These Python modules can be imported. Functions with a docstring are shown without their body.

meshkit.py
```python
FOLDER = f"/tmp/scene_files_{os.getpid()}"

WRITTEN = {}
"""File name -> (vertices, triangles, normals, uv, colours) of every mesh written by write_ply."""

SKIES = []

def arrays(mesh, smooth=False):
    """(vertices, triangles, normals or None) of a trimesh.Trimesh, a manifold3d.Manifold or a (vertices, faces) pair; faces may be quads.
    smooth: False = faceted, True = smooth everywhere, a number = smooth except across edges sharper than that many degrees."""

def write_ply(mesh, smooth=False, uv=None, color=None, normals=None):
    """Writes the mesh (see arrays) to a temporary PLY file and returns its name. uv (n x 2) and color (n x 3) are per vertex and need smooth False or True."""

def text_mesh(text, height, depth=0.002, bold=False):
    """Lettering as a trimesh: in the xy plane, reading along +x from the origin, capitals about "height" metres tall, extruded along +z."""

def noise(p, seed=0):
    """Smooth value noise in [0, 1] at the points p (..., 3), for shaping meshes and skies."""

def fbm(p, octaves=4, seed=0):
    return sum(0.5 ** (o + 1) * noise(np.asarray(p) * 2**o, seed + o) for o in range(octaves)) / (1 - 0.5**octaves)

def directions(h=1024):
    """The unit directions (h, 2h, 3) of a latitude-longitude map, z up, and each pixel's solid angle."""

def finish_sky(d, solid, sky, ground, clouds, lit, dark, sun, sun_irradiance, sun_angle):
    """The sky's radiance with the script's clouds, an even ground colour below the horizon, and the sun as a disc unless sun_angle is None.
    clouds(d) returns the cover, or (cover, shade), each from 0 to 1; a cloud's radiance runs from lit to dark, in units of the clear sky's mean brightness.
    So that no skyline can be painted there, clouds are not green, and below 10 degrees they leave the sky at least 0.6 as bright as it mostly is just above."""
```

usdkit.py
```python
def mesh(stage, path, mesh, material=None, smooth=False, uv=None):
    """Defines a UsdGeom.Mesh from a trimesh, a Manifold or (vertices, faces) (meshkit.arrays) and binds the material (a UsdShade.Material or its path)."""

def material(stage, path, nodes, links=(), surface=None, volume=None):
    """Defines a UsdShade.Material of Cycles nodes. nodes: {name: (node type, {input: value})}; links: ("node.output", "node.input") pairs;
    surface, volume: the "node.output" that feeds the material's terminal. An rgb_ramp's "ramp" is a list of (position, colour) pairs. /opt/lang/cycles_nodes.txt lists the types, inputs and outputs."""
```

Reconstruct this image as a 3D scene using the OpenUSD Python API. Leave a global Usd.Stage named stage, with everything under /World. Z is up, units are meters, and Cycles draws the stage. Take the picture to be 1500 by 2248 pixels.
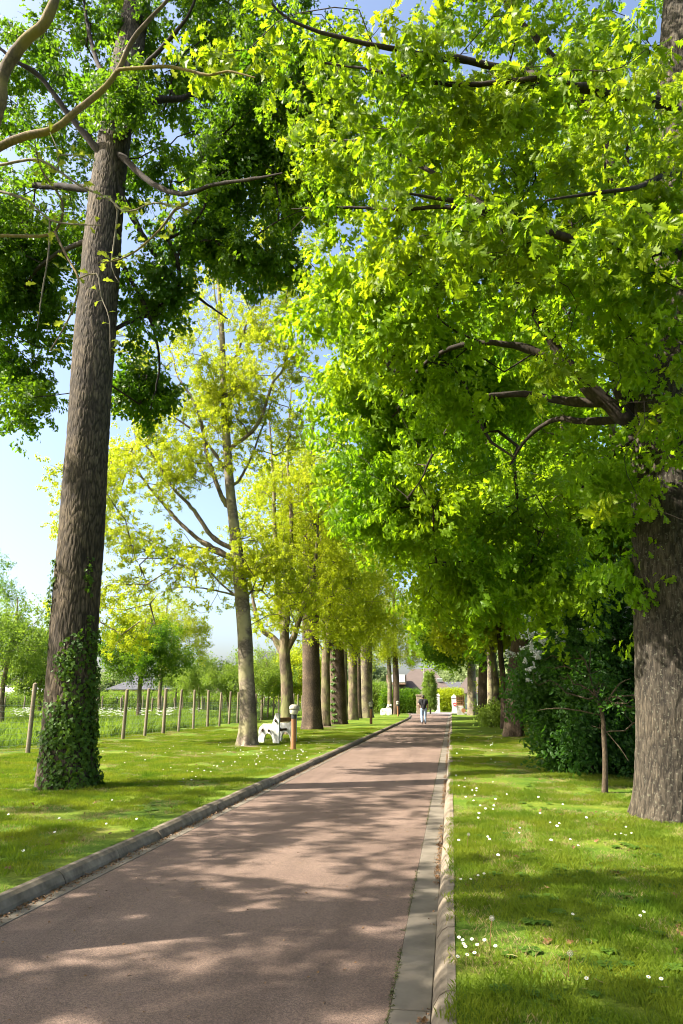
import math
import numpy as np
import trimesh
import manifold3d as m3
import meshkit
import usdkit
from scipy.spatial import cKDTree
from pxr import Gf, Sdf, Usd, UsdGeom, UsdLux, UsdShade, Vt

stage = Usd.Stage.CreateInMemory()
UsdGeom.SetStageUpAxis(stage, UsdGeom.Tokens.z)
UsdGeom.SetStageMetersPerUnit(stage, 1.0)
UsdGeom.Xform.Define(stage, '/World')
UsdGeom.Scope.Define(stage, '/World/Looks')

# ------------------------------------------------------------------ camera, sky, sun, exposure
CAM_Z = 1.42
PITCH, YAW = math.radians(15.323), math.radians(8.844)
FPX, CX, CY = 1500.0, 750.0, 1124.0
EXPOSURE = 2.0
SUN_AZ, SUN_EL = math.radians(20.0), math.radians(43.0)
SUN_INTENSITY, SKY_STRENGTH = 1.25, 0.10

fw = np.array([-math.sin(YAW) * math.cos(PITCH), math.cos(YAW) * math.cos(PITCH), math.sin(PITCH)])
rt = np.array([math.cos(YAW), math.sin(YAW), 0.0])
up = np.cross(rt, fw)
EYE = np.array([0, 0, CAM_Z])
cam = UsdGeom.Camera.Define(stage, '/World/camera')
cam.CreateHorizontalApertureAttr(24.0)
cam.CreateVerticalApertureAttr(24.0 * 1024 / 683)
cam.CreateFocalLengthAttr(24.0)
cam.CreateClippingRangeAttr(Gf.Vec2f(0.1, 3000))
cam.CreateExposureAttr(EXPOSURE)
cam.AddTransformOp().Set(Gf.Matrix4d(*rt, 0, *up, 0, *(-fw), 0, *EYE, 1))

SUN = np.array([-math.cos(SUN_AZ) * math.cos(SUN_EL), -math.sin(SUN_AZ) * math.cos(SUN_EL), math.sin(SUN_EL)])
dome = UsdLux.DomeLight.Define(stage, '/World/sky')
sky_mat = usdkit.material(stage, '/World/Looks/sky', {
    's': ('sky_texture', {'sky_type': 'single_scattering', 'sun_disc': False, 'sun_elevation': SUN_EL,
                          'sun_rotation': math.atan2(SUN[0], SUN[1]), 'altitude': 50.0, 'air_density': 0.9, 'aerosol_density': 4.0, 'ozone_density': 1.6}),
    'b': ('background_shader', {'strength': SKY_STRENGTH})}, [('s.color', 'b.color')], surface='b.background')
UsdShade.MaterialBindingAPI.Apply(dome.GetPrim()).Bind(sky_mat)
sun = UsdLux.DistantLight.Define(stage, '/World/sun')
sun.CreateIntensityAttr(SUN_INTENSITY)
sun.CreateAngleAttr(0.5)
sun.CreateNormalizeAttr(True)
sun.CreateColorAttr(Gf.Vec3f(1.0, 0.93, 0.80))
sx_ = np.cross([0, 0, 1.0], SUN); sx_ /= np.linalg.norm(sx_); sy_ = np.cross(SUN, sx_)
sun.AddTransformOp().Set(Gf.Matrix4d(*sx_, 0, *sy_, 0, *SUN, 0, 0, 0, 50, 1))


# points of the place measured from the photograph: along a viewing ray, at a distance Y or on the ground
def ray(px, py):
    return (px - CX) / FPX * rt - (py - CY) / FPX * up + fw


def P(px, py, Y):
    d = ray(px, py)
    return EYE + d * Y / d[1]


def G(px, py, z=0.0):
    d = ray(px, py)
    return EYE + d * (z - CAM_Z) / d[2]


# ------------------------------------------------------------------ helpers
_names = {}


def numbered(parent, name):
    k = (parent, name)
    n = _names.get(k, 0)
    _names[k] = n + 1
    return f'{parent}/{name}' if n == 0 else f'{parent}/{name}_{n:03d}'


def tag(prim, label=None, cat=None, group=None, kind=None):
    p = prim.GetPrim() if hasattr(prim, 'GetPrim') else prim
    for k, v in (('label', label), ('category', cat), ('group', group), ('kind', kind)):
        if v:
            p.SetCustomDataByKey(k, v)
    return p


def thing(name, label, cat, loc=(0, 0, 0), rotz=0.0, group=None, kind=None):
    x = UsdGeom.Xform.Define(stage, numbered('/World', name))
    x.AddTranslateOp().Set(Gf.Vec3d(*map(float, loc)))
    if rotz:
        x.AddRotateZOp().Set(math.degrees(rotz))
    tag(x, label, cat, group, kind)
    return x


def obj(name, mesh, mat, parent=None, smooth=False, kind=None, label=None, cat=None, group=None, off=None, prim=None):
    path = numbered('/World' if parent is None else str(parent.GetPath()), name)
    v, f, n = meshkit.arrays(mesh, smooth)
    if off is not None:
        v = v - np.asarray(off)
    m = UsdGeom.Mesh.Define(stage, path)
    m.CreatePointsAttr(Vt.Vec3fArray.FromNumpy(v.astype(np.float32)))
    m.CreateFaceVertexCountsAttr(Vt.IntArray.FromNumpy(np.full(len(f), 3, np.int32)))
    m.CreateFaceVertexIndicesAttr(Vt.IntArray.FromNumpy(f.astype(np.int32).ravel()))
    m.CreateSubdivisionSchemeAttr('none')
    if n is not None:
        m.CreateNormalsAttr(Vt.Vec3fArray.FromNumpy(n.astype(np.float32)))
        m.SetNormalsInterpolation('vertex')
    if prim is not None:
        UsdGeom.PrimvarsAPI(m).CreatePrimvar(prim[0], Sdf.ValueTypeNames.FloatArray, 'vertex').Set(Vt.FloatArray.FromNumpy(np.asarray(prim[1], np.float32)))
    UsdShade.MaterialBindingAPI.Apply(m.GetPrim()).Bind(mat)
    tag(m, label, cat, group, kind)
    return m


def copy_of(src, loc, rotz, label, cat, group):
    name = src.GetPath().name
    x = UsdGeom.Xform.Define(stage, numbered('/World', name))
    x.GetPrim().GetReferences().AddInternalReference(src.GetPath())
    x.ClearXformOpOrder()
    x.AddTranslateOp(UsdGeom.XformOp.PrecisionDouble).Set(Gf.Vec3d(*map(float, loc)))
    x.AddRotateZOp().Set(math.degrees(rotz))
    x.GetPrim().SetInstanceable(True)
    tag(x, label, cat, group)
    return x


def join(parts):
    vs, fs, n = [], [], 0
    for v, f in parts:
        vs.append(v); fs.append(f + n); n += len(v)
    return np.vstack(vs), np.vstack(fs)


def box(sx, sy, sz, c=(0, 0, 0), bevel=0.0, rot=None):
    if bevel > 0:
        o = []
        for k in range(3):
            h = np.array([sx, sy, sz]) / 2 - bevel
            h[k] += bevel
            o.append(m3.Manifold.cube(tuple(2 * h), True))
        m = m3.Manifold.batch_hull(o).to_mesh()
        v, f = np.array(m.vert_properties[:, :3], float), np.array(m.tri_verts)
    else:
        b = trimesh.creation.box([sx, sy, sz]); v, f = np.array(b.vertices), np.array(b.faces)
    if rot is not None:
        v = v @ np.asarray(rot).T
    return v + np.asarray(c, float), f


def rotz(a):
    c, s = math.cos(a), math.sin(a)
    return np.array([[c, -s, 0], [s, c, 0], [0, 0, 1.0]])


def tube(pts, rad, sides=6, cap=True):
    p = np.asarray(pts, float)
    rad = np.broadcast_to(np.asarray(rad, float), (len(p),))
    t = np.gradient(p, axis=0)
    t /= np.linalg.norm(t, axis=1, keepdims=True) + 1e-12
    a = np.cross(t, [0.31, 0.95, 0.05] if abs(t[:, 2]).mean() > 0.7 else [0, 0, 1.0])
    a /= np.linalg.norm(a, axis=1, keepdims=True) + 1e-12
    b = np.cross(t, a)
    ang = np.arange(sides) * 2 * np.pi / sides
    v = (p[:, None] + rad[:, None, None] * (np.cos(ang)[None, :, None] * a[:, None] + np.sin(ang)[None, :, None] * b[:, None])).reshape(-1, 3)
    i, j = np.meshgrid(np.arange(len(p) - 1), np.arange(sides), indexing='ij')
    j2 = (j + 1) % sides
    f = np.concatenate([np.stack([i * sides + j, i * sides + j2, (i + 1) * sides + j2], -1).reshape(-1, 3),
                        np.stack([i * sides + j, (i + 1) * sides + j2, (i + 1) * sides + j], -1).reshape(-1, 3)])
    if cap:
        n = len(v)
        v = np.vstack([v, p[-1] + t[-1] * rad[-1] * 0.6, p[0] - t[0] * rad[0] * .1])
        e = (len(p) - 1) * sides
        k = np.arange(sides)
        f = np.vstack([f, np.stack([e + k, e + (k + 1) % sides, np.full(sides, n)], 1), np.stack([(k + 1) % sides, k, np.full(sides, n + 1)], 1)])
    return v, f


def resample(pts, step):
    """Smooth curve (Catmull-Rom) through pts with about STEP between points."""
    p = np.asarray(pts, float)
    if len(p) < 3:
        n = max(2, int(np.linalg.norm(p[-1, :3] - p[0, :3]) / step) + 1)
        return p[0] + (p[-1] - p[0]) * np.linspace(0, 1, n)[:, None]
    q = np.vstack([2 * p[0] - p[1], p, 2 * p[-1] - p[-2]])
    out = []
    for k in range(len(p) - 1):
        a, b, c, d = q[k:k + 4]
        n = max(1, int(np.linalg.norm(c[:3] - b[:3]) / step))
        t = np.linspace(0, 1, n, endpoint=False)[:, None]
        out.append(0.5 * (2 * b + (c - a) * t + (2 * a - 5 * b + 4 * c - d) * t ** 2 + (3 * b - a - 3 * c + d) * t ** 3))
    return np.vstack(out + [p[-1:]])


def quats(R):
    """Rotation matrices (n,3,3) with columns = axes, as (w,x,y,z)."""
    q = np.empty((len(R), 4))
    from scipy.spatial.transform import Rotation
    x = Rotation.from_matrix(R).as_quat()
    q[:, 0] = x[:, 3]; q[:, 1:] = x[:, :3]
    return q


def instancer(name, parent, protos, mats, pos, R, scale, idx, kind='stuff', label=None, cat=None):
    path = numbered('/World' if parent is None else str(parent.GetPath()), name)
    pi = UsdGeom.PointInstancer.Define(stage, path)
    rel = pi.CreatePrototypesRel()
    for k, (pm, mt) in enumerate(zip(protos, mats)):
        m = usdkit.mesh(stage, f'{path}/piece_{k + 1:03d}', pm, mt)
        rel.AddTarget(m.GetPath())
    pi.CreatePositionsAttr(Vt.Vec3fArray.FromNumpy(np.ascontiguousarray(pos, np.float32)))
    q = quats(R)
    pi.CreateOrientationsAttr(Vt.QuathArray([Gf.Quath(float(a), float(b), float(c), float(d)) for a, b, c, d in q]))
    s = np.asarray(scale, float)
    if s.ndim == 1:
        s = np.repeat(s[:, None], 3, 1)
    pi.CreateScalesAttr(Vt.Vec3fArray.FromNumpy(np.ascontiguousarray(s, np.float32)))
    pi.CreateProtoIndicesAttr(Vt.IntArray.FromNumpy(np.asarray(idx, np.int32)))
    tag(pi, label, cat, None, kind)
    return pi


def frames(x, rng, spin=True):
    """Rotation matrices whose x axis is the given direction, z as upward as can be, turned about x by a little noise."""
    x = x / (np.linalg.norm(x, axis=1, keepdims=True) + 1e-9)
    z = np.array([0, 0, 1.0]) + rng.normal(0, 0.35 if spin else 0.0, x.shape)
    y = np.cross(z, x); y /= np.linalg.norm(y, axis=1, keepdims=True) + 1e-9
    z = np.cross(x, y)
    return np.stack([x, y, z], -1)


# ------------------------------------------------------------------ materials
def M(name, nodes, links, surface='p.BSDF'):
    return usdkit.material(stage, '/World/Looks/' + name, nodes, links, surface=surface)


def bark(name, dark, light, scale=9.0, stretch=0.16, bumpd=0.03, moss=None, rough=0.9, ms=(2.2, 0.48, 0.62), relief=False):
    nodes = {'g': ('geometry', {}), 'm': ('mapping', {'scale': (scale, scale, scale * stretch)}),
             'nw': ('noise_texture', {'scale': 1.7, 'detail': 3.0}),
             'ad': ('vector_math', {'math_type': 'multiply_add', 'vector2': (0.9, 0.9, 0.9)}),
             'v': ('voronoi_texture', {'feature': 'distance_to_edge', 'scale': 1.0, 'randomness': 1.0}),
             'n': ('noise_texture', {'scale': 3.0, 'detail': 6.0, 'roughness': 0.65}),
             'n2': ('noise_texture', {'scale': 1.3, 'detail': 4.0}),
             'h': ('math', {'math_type': 'multiply_add', 'value2': 0.45}),
             'r': ('rgb_ramp', {'ramp': [(0.12, dark), (0.42, tuple((a + b) / 2 for a, b in zip(dark, light))), (0.75, light)]}),
             'r2': ('rgb_ramp', {'ramp': [(0.38, (0.62, 0.62, 0.62)), (0.66, (1.2, 1.18, 1.12))]}),
             'mx': ('mix_color', {'blend_type': 'multiply', 'fac': 1.0, 'use_clamp': False}),
             'b': ('bump', {'strength': 0.9, 'distance': bumpd}), 'p': ('principled_bsdf', {'roughness': rough, 'specular_ior_level': 0.25})}
    links = [('g.position', 'm.vector'), ('m.vector', 'nw.vector'), ('nw.color', 'ad.vector1'), ('m.vector', 'ad.vector3'), ('ad.vector', 'v.vector'), ('m.vector', 'n.vector'),
             ('g.position', 'n2.vector'), ('n.fac', 'h.value1'), ('v.distance', 'h.value3'), ('h.value', 'r.fac'), ('n2.fac', 'r2.fac'), ('r.color', 'mx.a'), ('r2.color', 'mx.b'),
             ('h.value', 'b.height'), ('b.normal', 'p.normal')]
    out = 'mx.result'
    if relief:      # the furrows of old bark hold dark dirt, the plates between them are weathered pale
        nodes |= {'at': ('attribute', {'attribute': 'relief'}), 'ar': ('rgb_ramp', {'ramp': [(0.05, (0.42, 0.40, 0.38)), (0.4, (0.88, 0.87, 0.85)), (0.9, (1.22, 1.21, 1.2))]}), 'am': ('mix_color', {'blend_type': 'multiply', 'fac': 1.0, 'use_clamp': False})}
        links += [('at.fac', 'ar.fac'), ('mx.result', 'am.a'), ('ar.color', 'am.b')]
        out = 'am.result'
    if moss:
        nodes |= {'mn': ('noise_texture', {'scale': ms[0], 'detail': 5.0}), 'mr': ('rgb_ramp', {'ramp': [(ms[1], (0, 0, 0)), (ms[2], (0.8, 0.8, 0.8))]}), 'mm': ('mix_color', {'b': moss})}
        links += [('g.position', 'mn.vector'), ('mn.fac', 'mr.fac'), ('mr.color', 'mm.fac'), (out, 'mm.a'), ('mm.result', 'p.base_color')]
    else:
        links += [(out, 'p.base_color')]
    return M(name, nodes, links)


def leafy(name, c1, c2, t1, t2, mixf=0.5, rough=0.42, vary=0.35, spec=0.35):
    """Leaves: reflected colour between c1 and c2, transmitted colour between t1 and t2, varied from leaf to leaf and from bough to bough."""
    nodes = {'g': ('geometry', {}), 'n': ('noise_texture', {'scale': vary, 'detail': 3.0}), 'k': ('math', {'math_type': 'multiply_add', 'value2': 0.5, 'value3': -0.25}),
             'f': ('math', {'math_type': 'add', 'use_clamp': True}), 'a': ('mix_color', {'a': c1, 'b': c2}), 't': ('mix_color', {'a': t1, 'b': t2}),
             'p': ('principled_bsdf', {'roughness': rough, 'specular_ior_level': spec}), 'tr': ('translucent_bsdf', {}), 'mx': ('mix_closure', {'fac': mixf})}
    links = [('g.position', 'n.vector'), ('g.random_per_island', 'k.value1'), ('k.value', 'f.value1'), ('n.fac', 'f.value2'), ('f.value', 'a.fac'), ('f.value', 't.fac'),
             ('a.result', 'p.base_color'), ('t.result', 'tr.color'), ('p.BSDF', 'mx.closure1'), ('tr.BSDF', 'mx.closure2')]
    return M(name, nodes, links, 'mx.closure')


def rough_mat(name, c1, c2, scale=3.0, rough=0.85, bump=0.0, bscale=40.0, detail=5.0, spec=0.3, stretch=(1, 1, 1)):
    nodes = {'g': ('geometry', {}), 'm': ('mapping', {'scale': stretch}), 'n': ('noise_texture', {'scale': scale, 'detail': detail, 'roughness': 0.62}),
             'r': ('rgb_ramp', {'ramp': [(0.3, c1), (0.7, c2)]}), 'p': ('principled_bsdf', {'roughness': rough, 'specular_ior_level': spec})}
    links = [('g.position', 'm.vector'), ('m.vector', 'n.vector'), ('n.fac', 'r.fac'), ('r.color', 'p.base_color')]
    if bump:
        nodes |= {'n2': ('noise_texture', {'scale': bscale, 'detail': 4.0}), 'b': ('bump', {'strength': 0.7, 'distance': bump})}
        links += [('m.vector', 'n2.vector'), ('n2.fac', 'b.height'), ('b.normal', 'p.normal')]
    return M(name, nodes, links)


BARK_OAK = bark('bark_oak', (0.028, 0.018, 0.012), (0.165, 0.120, 0.082), 26.0, 0.26, 0.02)
BARK_OLD = bark('bark_old_oak', (0.034, 0.025, 0.017), (0.130, 0.100, 0.071), 36.0, 0.16, 0.008, relief=True)
BARK_OAK_LICHEN = bark('bark_oak_lichen', (0.022, 0.018, 0.013), (0.090, 0.073, 0.053), 36.0, 0.17, 0.008, moss=(0.115, 0.112, 0.082), ms=(34.0, 0.58, 0.74), relief=True)
BARK_GREY = bark('bark_grey', (0.075, 0.060, 0.044), (0.26, 0.215, 0.16), 6.0, 1.3, 0.006, moss=(0.22, 0.20, 0.10))
BARK_MID = bark('bark_mid', (0.055, 0.040, 0.026), (0.25, 0.195, 0.13), 10.0, 0.22, 0.012, moss=(0.16, 0.16, 0.06))
BARK_MOSS = bark('bark_moss', (0.09, 0.065, 0.04), (0.24, 0.17, 0.10), 22.0, 0.5, 0.004, moss=(0.19, 0.145, 0.035))
BARK_DARK = bark('bark_dark', (0.016, 0.012, 0.009), (0.055, 0.041, 0.029), 16.0, 0.3, 0.006)
BARK_SAPLING = bark('bark_sapling', (0.035, 0.025, 0.016), (0.11, 0.08, 0.05), 24.0, 0.5, 0.004)
BARK_PALE = bark('bark_pale', (0.12, 0.10, 0.075), (0.32, 0.27, 0.20), 24.0, 0.6, 0.003)

LEAF_BRIGHT = leafy('leaf_bright', (0.070, 0.145, 0.006), (0.26, 0.27, 0.010), (0.17, 0.36, 0.006), (0.68, 0.62, 0.013), 0.52, vary=0.9, spec=0.2)
LEAF_MID = leafy('leaf_mid', (0.070, 0.145, 0.007), (0.205, 0.260, 0.010), (0.20, 0.43, 0.007), (0.66, 0.68, 0.012), 0.57, vary=0.6, spec=0.15)
LEAF_DARK = leafy('leaf_dark', (0.032, 0.078, 0.007), (0.085, 0.140, 0.009), (0.10, 0.25, 0.006), (0.32, 0.43, 0.011), 0.53, vary=0.7, spec=0.15)
LEAF_YELLOW = leafy('leaf_yellow', (0.22, 0.28, 0.010), (0.38, 0.38, 0.016), (0.42, 0.52, 0.010), (0.66, 0.64, 0.022), 0.52, vary=0.8, spec=0.2)
LEAF_LIME = leafy('leaf_lime', (0.17, 0.23, 0.012), (0.30, 0.32, 0.015), (0.38, 0.48, 0.010), (0.62, 0.60, 0.017), 0.54, vary=0.6, spec=0.2)
LEAF_ORCHARD = leafy('leaf_orchard', (0.10, 0.17, 0.022), (0.20, 0.25, 0.045), (0.20, 0.34, 0.02), (0.36, 0.43, 0.045), 0.45, spec=0.2)
LEAF_SHADE = leafy('leaf_shrub', (0.022, 0.062, 0.010), (0.052, 0.112, 0.014), (0.045, 0.15, 0.008), (0.13, 0.27, 0.014), 0.42, rough=0.5, spec=0.2)
LEAF_IVY = leafy('leaf_ivy', (0.038, 0.090, 0.010), (0.120, 0.190, 0.020), (0.10, 0.21, 0.010), (0.24, 0.36, 0.016), 0.28, rough=0.5, vary=3.0, spec=0.25)
LEAF_YOUNG = leafy('leaf_young', (0.13, 0.17, 0.025), (0.20, 0.22, 0.03), (0.25, 0.32, 0.02), (0.36, 0.38, 0.03), 0.45)
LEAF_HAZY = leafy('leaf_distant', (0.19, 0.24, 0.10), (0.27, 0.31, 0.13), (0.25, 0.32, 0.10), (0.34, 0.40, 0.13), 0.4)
PETAL = leafy('petal_white', (0.70, 0.70, 0.66), (0.80, 0.80, 0.76), (0.6, 0.6, 0.55), (0.7, 0.7, 0.65), 0.3, spec=0.1)
SEED = leafy('seed_down', (0.36, 0.35, 0.31), (0.46, 0.45, 0.40), (0.4, 0.4, 0.35), (0.5, 0.5, 0.45), 0.5, spec=0.1)
RED_PETAL = leafy('petal_white', (0.70, 0.70, 0.66), (0.80, 0.80, 0.76), (0.6, 0.6, 0.55), (0.7, 0.7, 0.65), 0.3, spec=0.1)
GRASS = leafy('grass_blade', (0.056, 0.108, 0.008), (0.240, 0.238, 0.022), (0.11, 0.22, 0.007), (0.42, 0.39, 0.024), 0.42, rough=0.5, vary=1.3, spec=0.12)
GRASS_DRY = leafy('grass_dry', (0.20, 0.17, 0.06), (0.30, 0.25, 0.10), (0.25, 0.22, 0.06), (0.32, 0.28, 0.1), 0.3, vary=0.9)
GRASS_TALL = leafy('grass_tall', (0.10, 0.18, 0.025), (0.19, 0.25, 0.035), (0.19, 0.30, 0.02), (0.30, 0.38, 0.03), 0.42, rough=0.5, vary=0.4)
LITTER = leafy('leaf_litter', (0.12, 0.06, 0.025), (0.26, 0.15, 0.06), (0.1, 0.05, 0.02), (0.2, 0.1, 0.03), 0.15, vary=4.0)
MOSS = leafy('moss', (0.05, 0.06, 0.015), (0.10, 0.09, 0.03), (0.05, 0.06, 0.01), (0.1, 0.1, 0.02), 0.2, vary=4.0)

POST = rough_mat('post_wood', (0.095, 0.072, 0.046), (0.23, 0.185, 0.125), 9.0, bump=0.004, bscale=60, stretch=(1, 1, 0.12))
WHITE = rough_mat('white_paint', (0.40, 0.385, 0.33), (0.66, 0.65, 0.61), 5.0, rough=0.6, bump=0.001)
BROWN = rough_mat('brown_timber', (0.16, 0.075, 0.032), (0.30, 0.145, 0.06), 8.0, rough=0.6, bump=0.002, stretch=(1, 1, 0.1))
DARK_SLOT = rough_mat('dark_timber', (0.045, 0.025, 0.014), (0.09, 0.05, 0.028), 8.0)
BLACK = rough_mat('black_metal', (0.02, 0.021, 0.024), (0.04, 0.041, 0.045), 6.0, rough=0.5)
LAMP_CAP = rough_mat('lamp_cap', (0.17, 0.16, 0.115), (0.33, 0.31, 0.24), 22.0, rough=0.6)
LAMP_LENS = rough_mat('lamp_lens', (0.32, 0.30, 0.23), (0.48, 0.45, 0.36), 18.0, rough=0.35, spec=0.5)
WIRE = rough_mat('wire_green', (0.10, 0.14, 0.11), (0.17, 0.21, 0.17), 5.0, rough=0.5)
CONCRETE = rough_mat('concrete_kerb', (0.085, 0.066, 0.045), (0.225, 0.183, 0.132), 8.0, bump=0.002, bscale=60)
CONCRETE_B = rough_mat('concrete_kerb_stained', (0.072, 0.057, 0.037), (0.205, 0.167, 0.120), 6.0, bump=0.002, bscale=60)
CONCRETE_C = rough_mat('concrete_gutter', (0.085, 0.071, 0.053), (0.165, 0.140, 0.108), 3.5, bump=0.002, bscale=120)
STONE_PALE = rough_mat('pale_render', (0.42, 0.40, 0.36), (0.58, 0.56, 0.52), 3.0, bump=0.002)
STONE_GREY = rough_mat('grey_stone', (0.25, 0.24, 0.21), (0.38, 0.37, 0.33), 5.0, bump=0.006, bscale=20)
STONE_BROWN = rough_mat('brown_stone', (0.15, 0.115, 0.08), (0.30, 0.24, 0.17), 6.0, bump=0.008, bscale=15)
SLATE = rough_mat('slate', (0.05, 0.052, 0.058), (0.10, 0.10, 0.11), 2.0, rough=0.9, spec=0.1)
RED_PAINT = rough_mat('red_paint', (0.55, 0.03, 0.03), (0.62, 0.05, 0.05), 4.0, rough=0.4)
WINDOW = rough_mat('window_dark', (0.05, 0.06, 0.07), (0.10, 0.12, 0.14), 1.0, rough=0.15, spec=0.6)
FRAME_W = rough_mat('window_frame', (0.62, 0.62, 0.60), (0.72, 0.72, 0.70), 4.0, rough=0.5)
SHUTTER = rough_mat('roller_shutter', (0.45, 0.45, 0.47), (0.56, 0.56, 0.57), 4.0, rough=0.5)
SKIN = rough_mat('skin', (0.34, 0.19, 0.13), (0.42, 0.25, 0.18), 8.0, rough=0.5)
SHIRT = rough_mat('black_cotton', (0.010, 0.010, 0.012), (0.020, 0.020, 0.023), 12.0, rough=0.85)
JEANS = rough_mat('light_denim', (0.20, 0.29, 0.42), (0.34, 0.43, 0.55), 14.0, rough=0.85, bump=0.004, bscale=20)
HAIR = rough_mat('dark_hair', (0.015, 0.011, 0.009), (0.035, 0.026, 0.02), 40.0, rough=0.6)
SHOE = rough_mat('brown_shoe', (0.06, 0.045, 0.035), (0.12, 0.09, 0.07), 10.0, rough=0.6)


def brickwork(name, c1, c2, mortar, scale=1.0, bw=0.22, rh=0.075, axis='x'):
    nodes = {'g': ('geometry', {}), 's': ('separate_xyz', {}), 'c': ('combine_xyz', {}),
             'b': ('brick_texture', {'color1': c1, 'color2': c2, 'mortar': mortar, 'scale': scale, 'mortar_size': 0.012, 'brick_width': bw, 'row_height': rh}),
             'p': ('principled_bsdf', {'roughness': 0.9, 'specular_ior_level': 0.2}), 'ad': ('math', {'math_type': 'add'})}
    links = [('g.position', 's.vector'), ('s.x', 'ad.value1'), ('s.y', 'ad.value2'), ('ad.value', 'c.x'), ('s.z', 'c.y'), ('c.vector', 'b.vector'), ('b.color', 'p.base_color')]
    return M(name, nodes, links)


BRICK_PINK = brickwork('brick_pink', (0.30, 0.20, 0.155), (0.26, 0.165, 0.13), (0.30, 0.25, 0.21))
BRICK_BEIGE = brickwork('brick_beige', (0.36, 0.29, 0.21), (0.31, 0.25, 0.18), (0.38, 0.33, 0.27))
BRICK_RED = brickwork('brick_red', (0.26, 0.125, 0.08), (0.22, 0.10, 0.065), (0.36, 0.3, 0.25))
ROOF_TILE = brickwork('roof_tile', (0.110, 0.086, 0.074), (0.092, 0.072, 0.062), (0.065, 0.05, 0.043), 1.0, 0.24, 0.17)
SHEET_GREY = rough_mat('grey_sheet', (0.30, 0.29, 0.28), (0.42, 0.41, 0.40), 0.7, stretch=(1, 1, 4))

ROAD = M('tarmac_red', {
    'g': ('geometry', {}), 'v': ('voronoi_texture', {'scale': 150.0, 'feature': 'f1'}), 'n': ('noise_texture', {'scale': 0.7, 'detail': 6.0, 'roughness': 0.6}),
    'n3': ('noise_texture', {'scale': 230.0, 'detail': 2.0}),
    'mw': ('mapping', {'scale': (1.6, 0.10, 1.0)}), 'nw': ('noise_texture', {'scale': 1.6, 'detail': 5.0, 'roughness': 0.6}), 'rw': ('rgb_ramp', {'ramp': [(0.34, (0.80, 0.79, 0.78)), (0.52, (1.0, 1.0, 1.0)), (0.70, (1.12, 1.11, 1.10))]}),
    'mxw': ('mix_color', {'blend_type': 'multiply', 'fac': 1.0, 'use_clamp': False}),
    'r': ('rgb_ramp', {'ramp': [(0.3, (0.102, 0.068, 0.052)), (0.5, (0.132, 0.090, 0.069)), (0.7, (0.164, 0.113, 0.088))]}),
    'sep': ('separate_color', {}), 'r2': ('rgb_ramp', {'ramp': [(0.0, (0.55, 0.54, 0.53)), (0.5, (0.97, 0.97, 0.97)), (1.0, (1.5, 1.48, 1.44))]}),
    'mx': ('mix_color', {'blend_type': 'multiply', 'fac': 0.85, 'use_clamp': False}), 'b': ('bump', {'strength': 0.8, 'distance': 0.004}),
    'ha': ('math', {'math_type': 'multiply_add', 'value2': 0.5}),
    'p': ('principled_bsdf', {'roughness': 0.88, 'specular_ior_level': 0.3})},
    [('g.position', 'v.vector'), ('g.position', 'n.vector'), ('g.position', 'n3.vector'), ('n.fac', 'r.fac'), ('v.color', 'sep.color'), ('sep.r', 'r2.fac'), ('r.color', 'mx.a'), ('r2.color', 'mx.b'), ('g.position', 'mw.vector'), ('mw.vector', 'nw.vector'), ('nw.fac', 'rw.fac'), ('mx.result', 'mxw.a'), ('rw.color', 'mxw.b'), ('mxw.result', 'p.base_color'),
     ('n3.fac', 'ha.value1'), ('v.distance', 'ha.value3'), ('ha.value', 'b.height'), ('b.normal', 'p.normal')])
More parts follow.
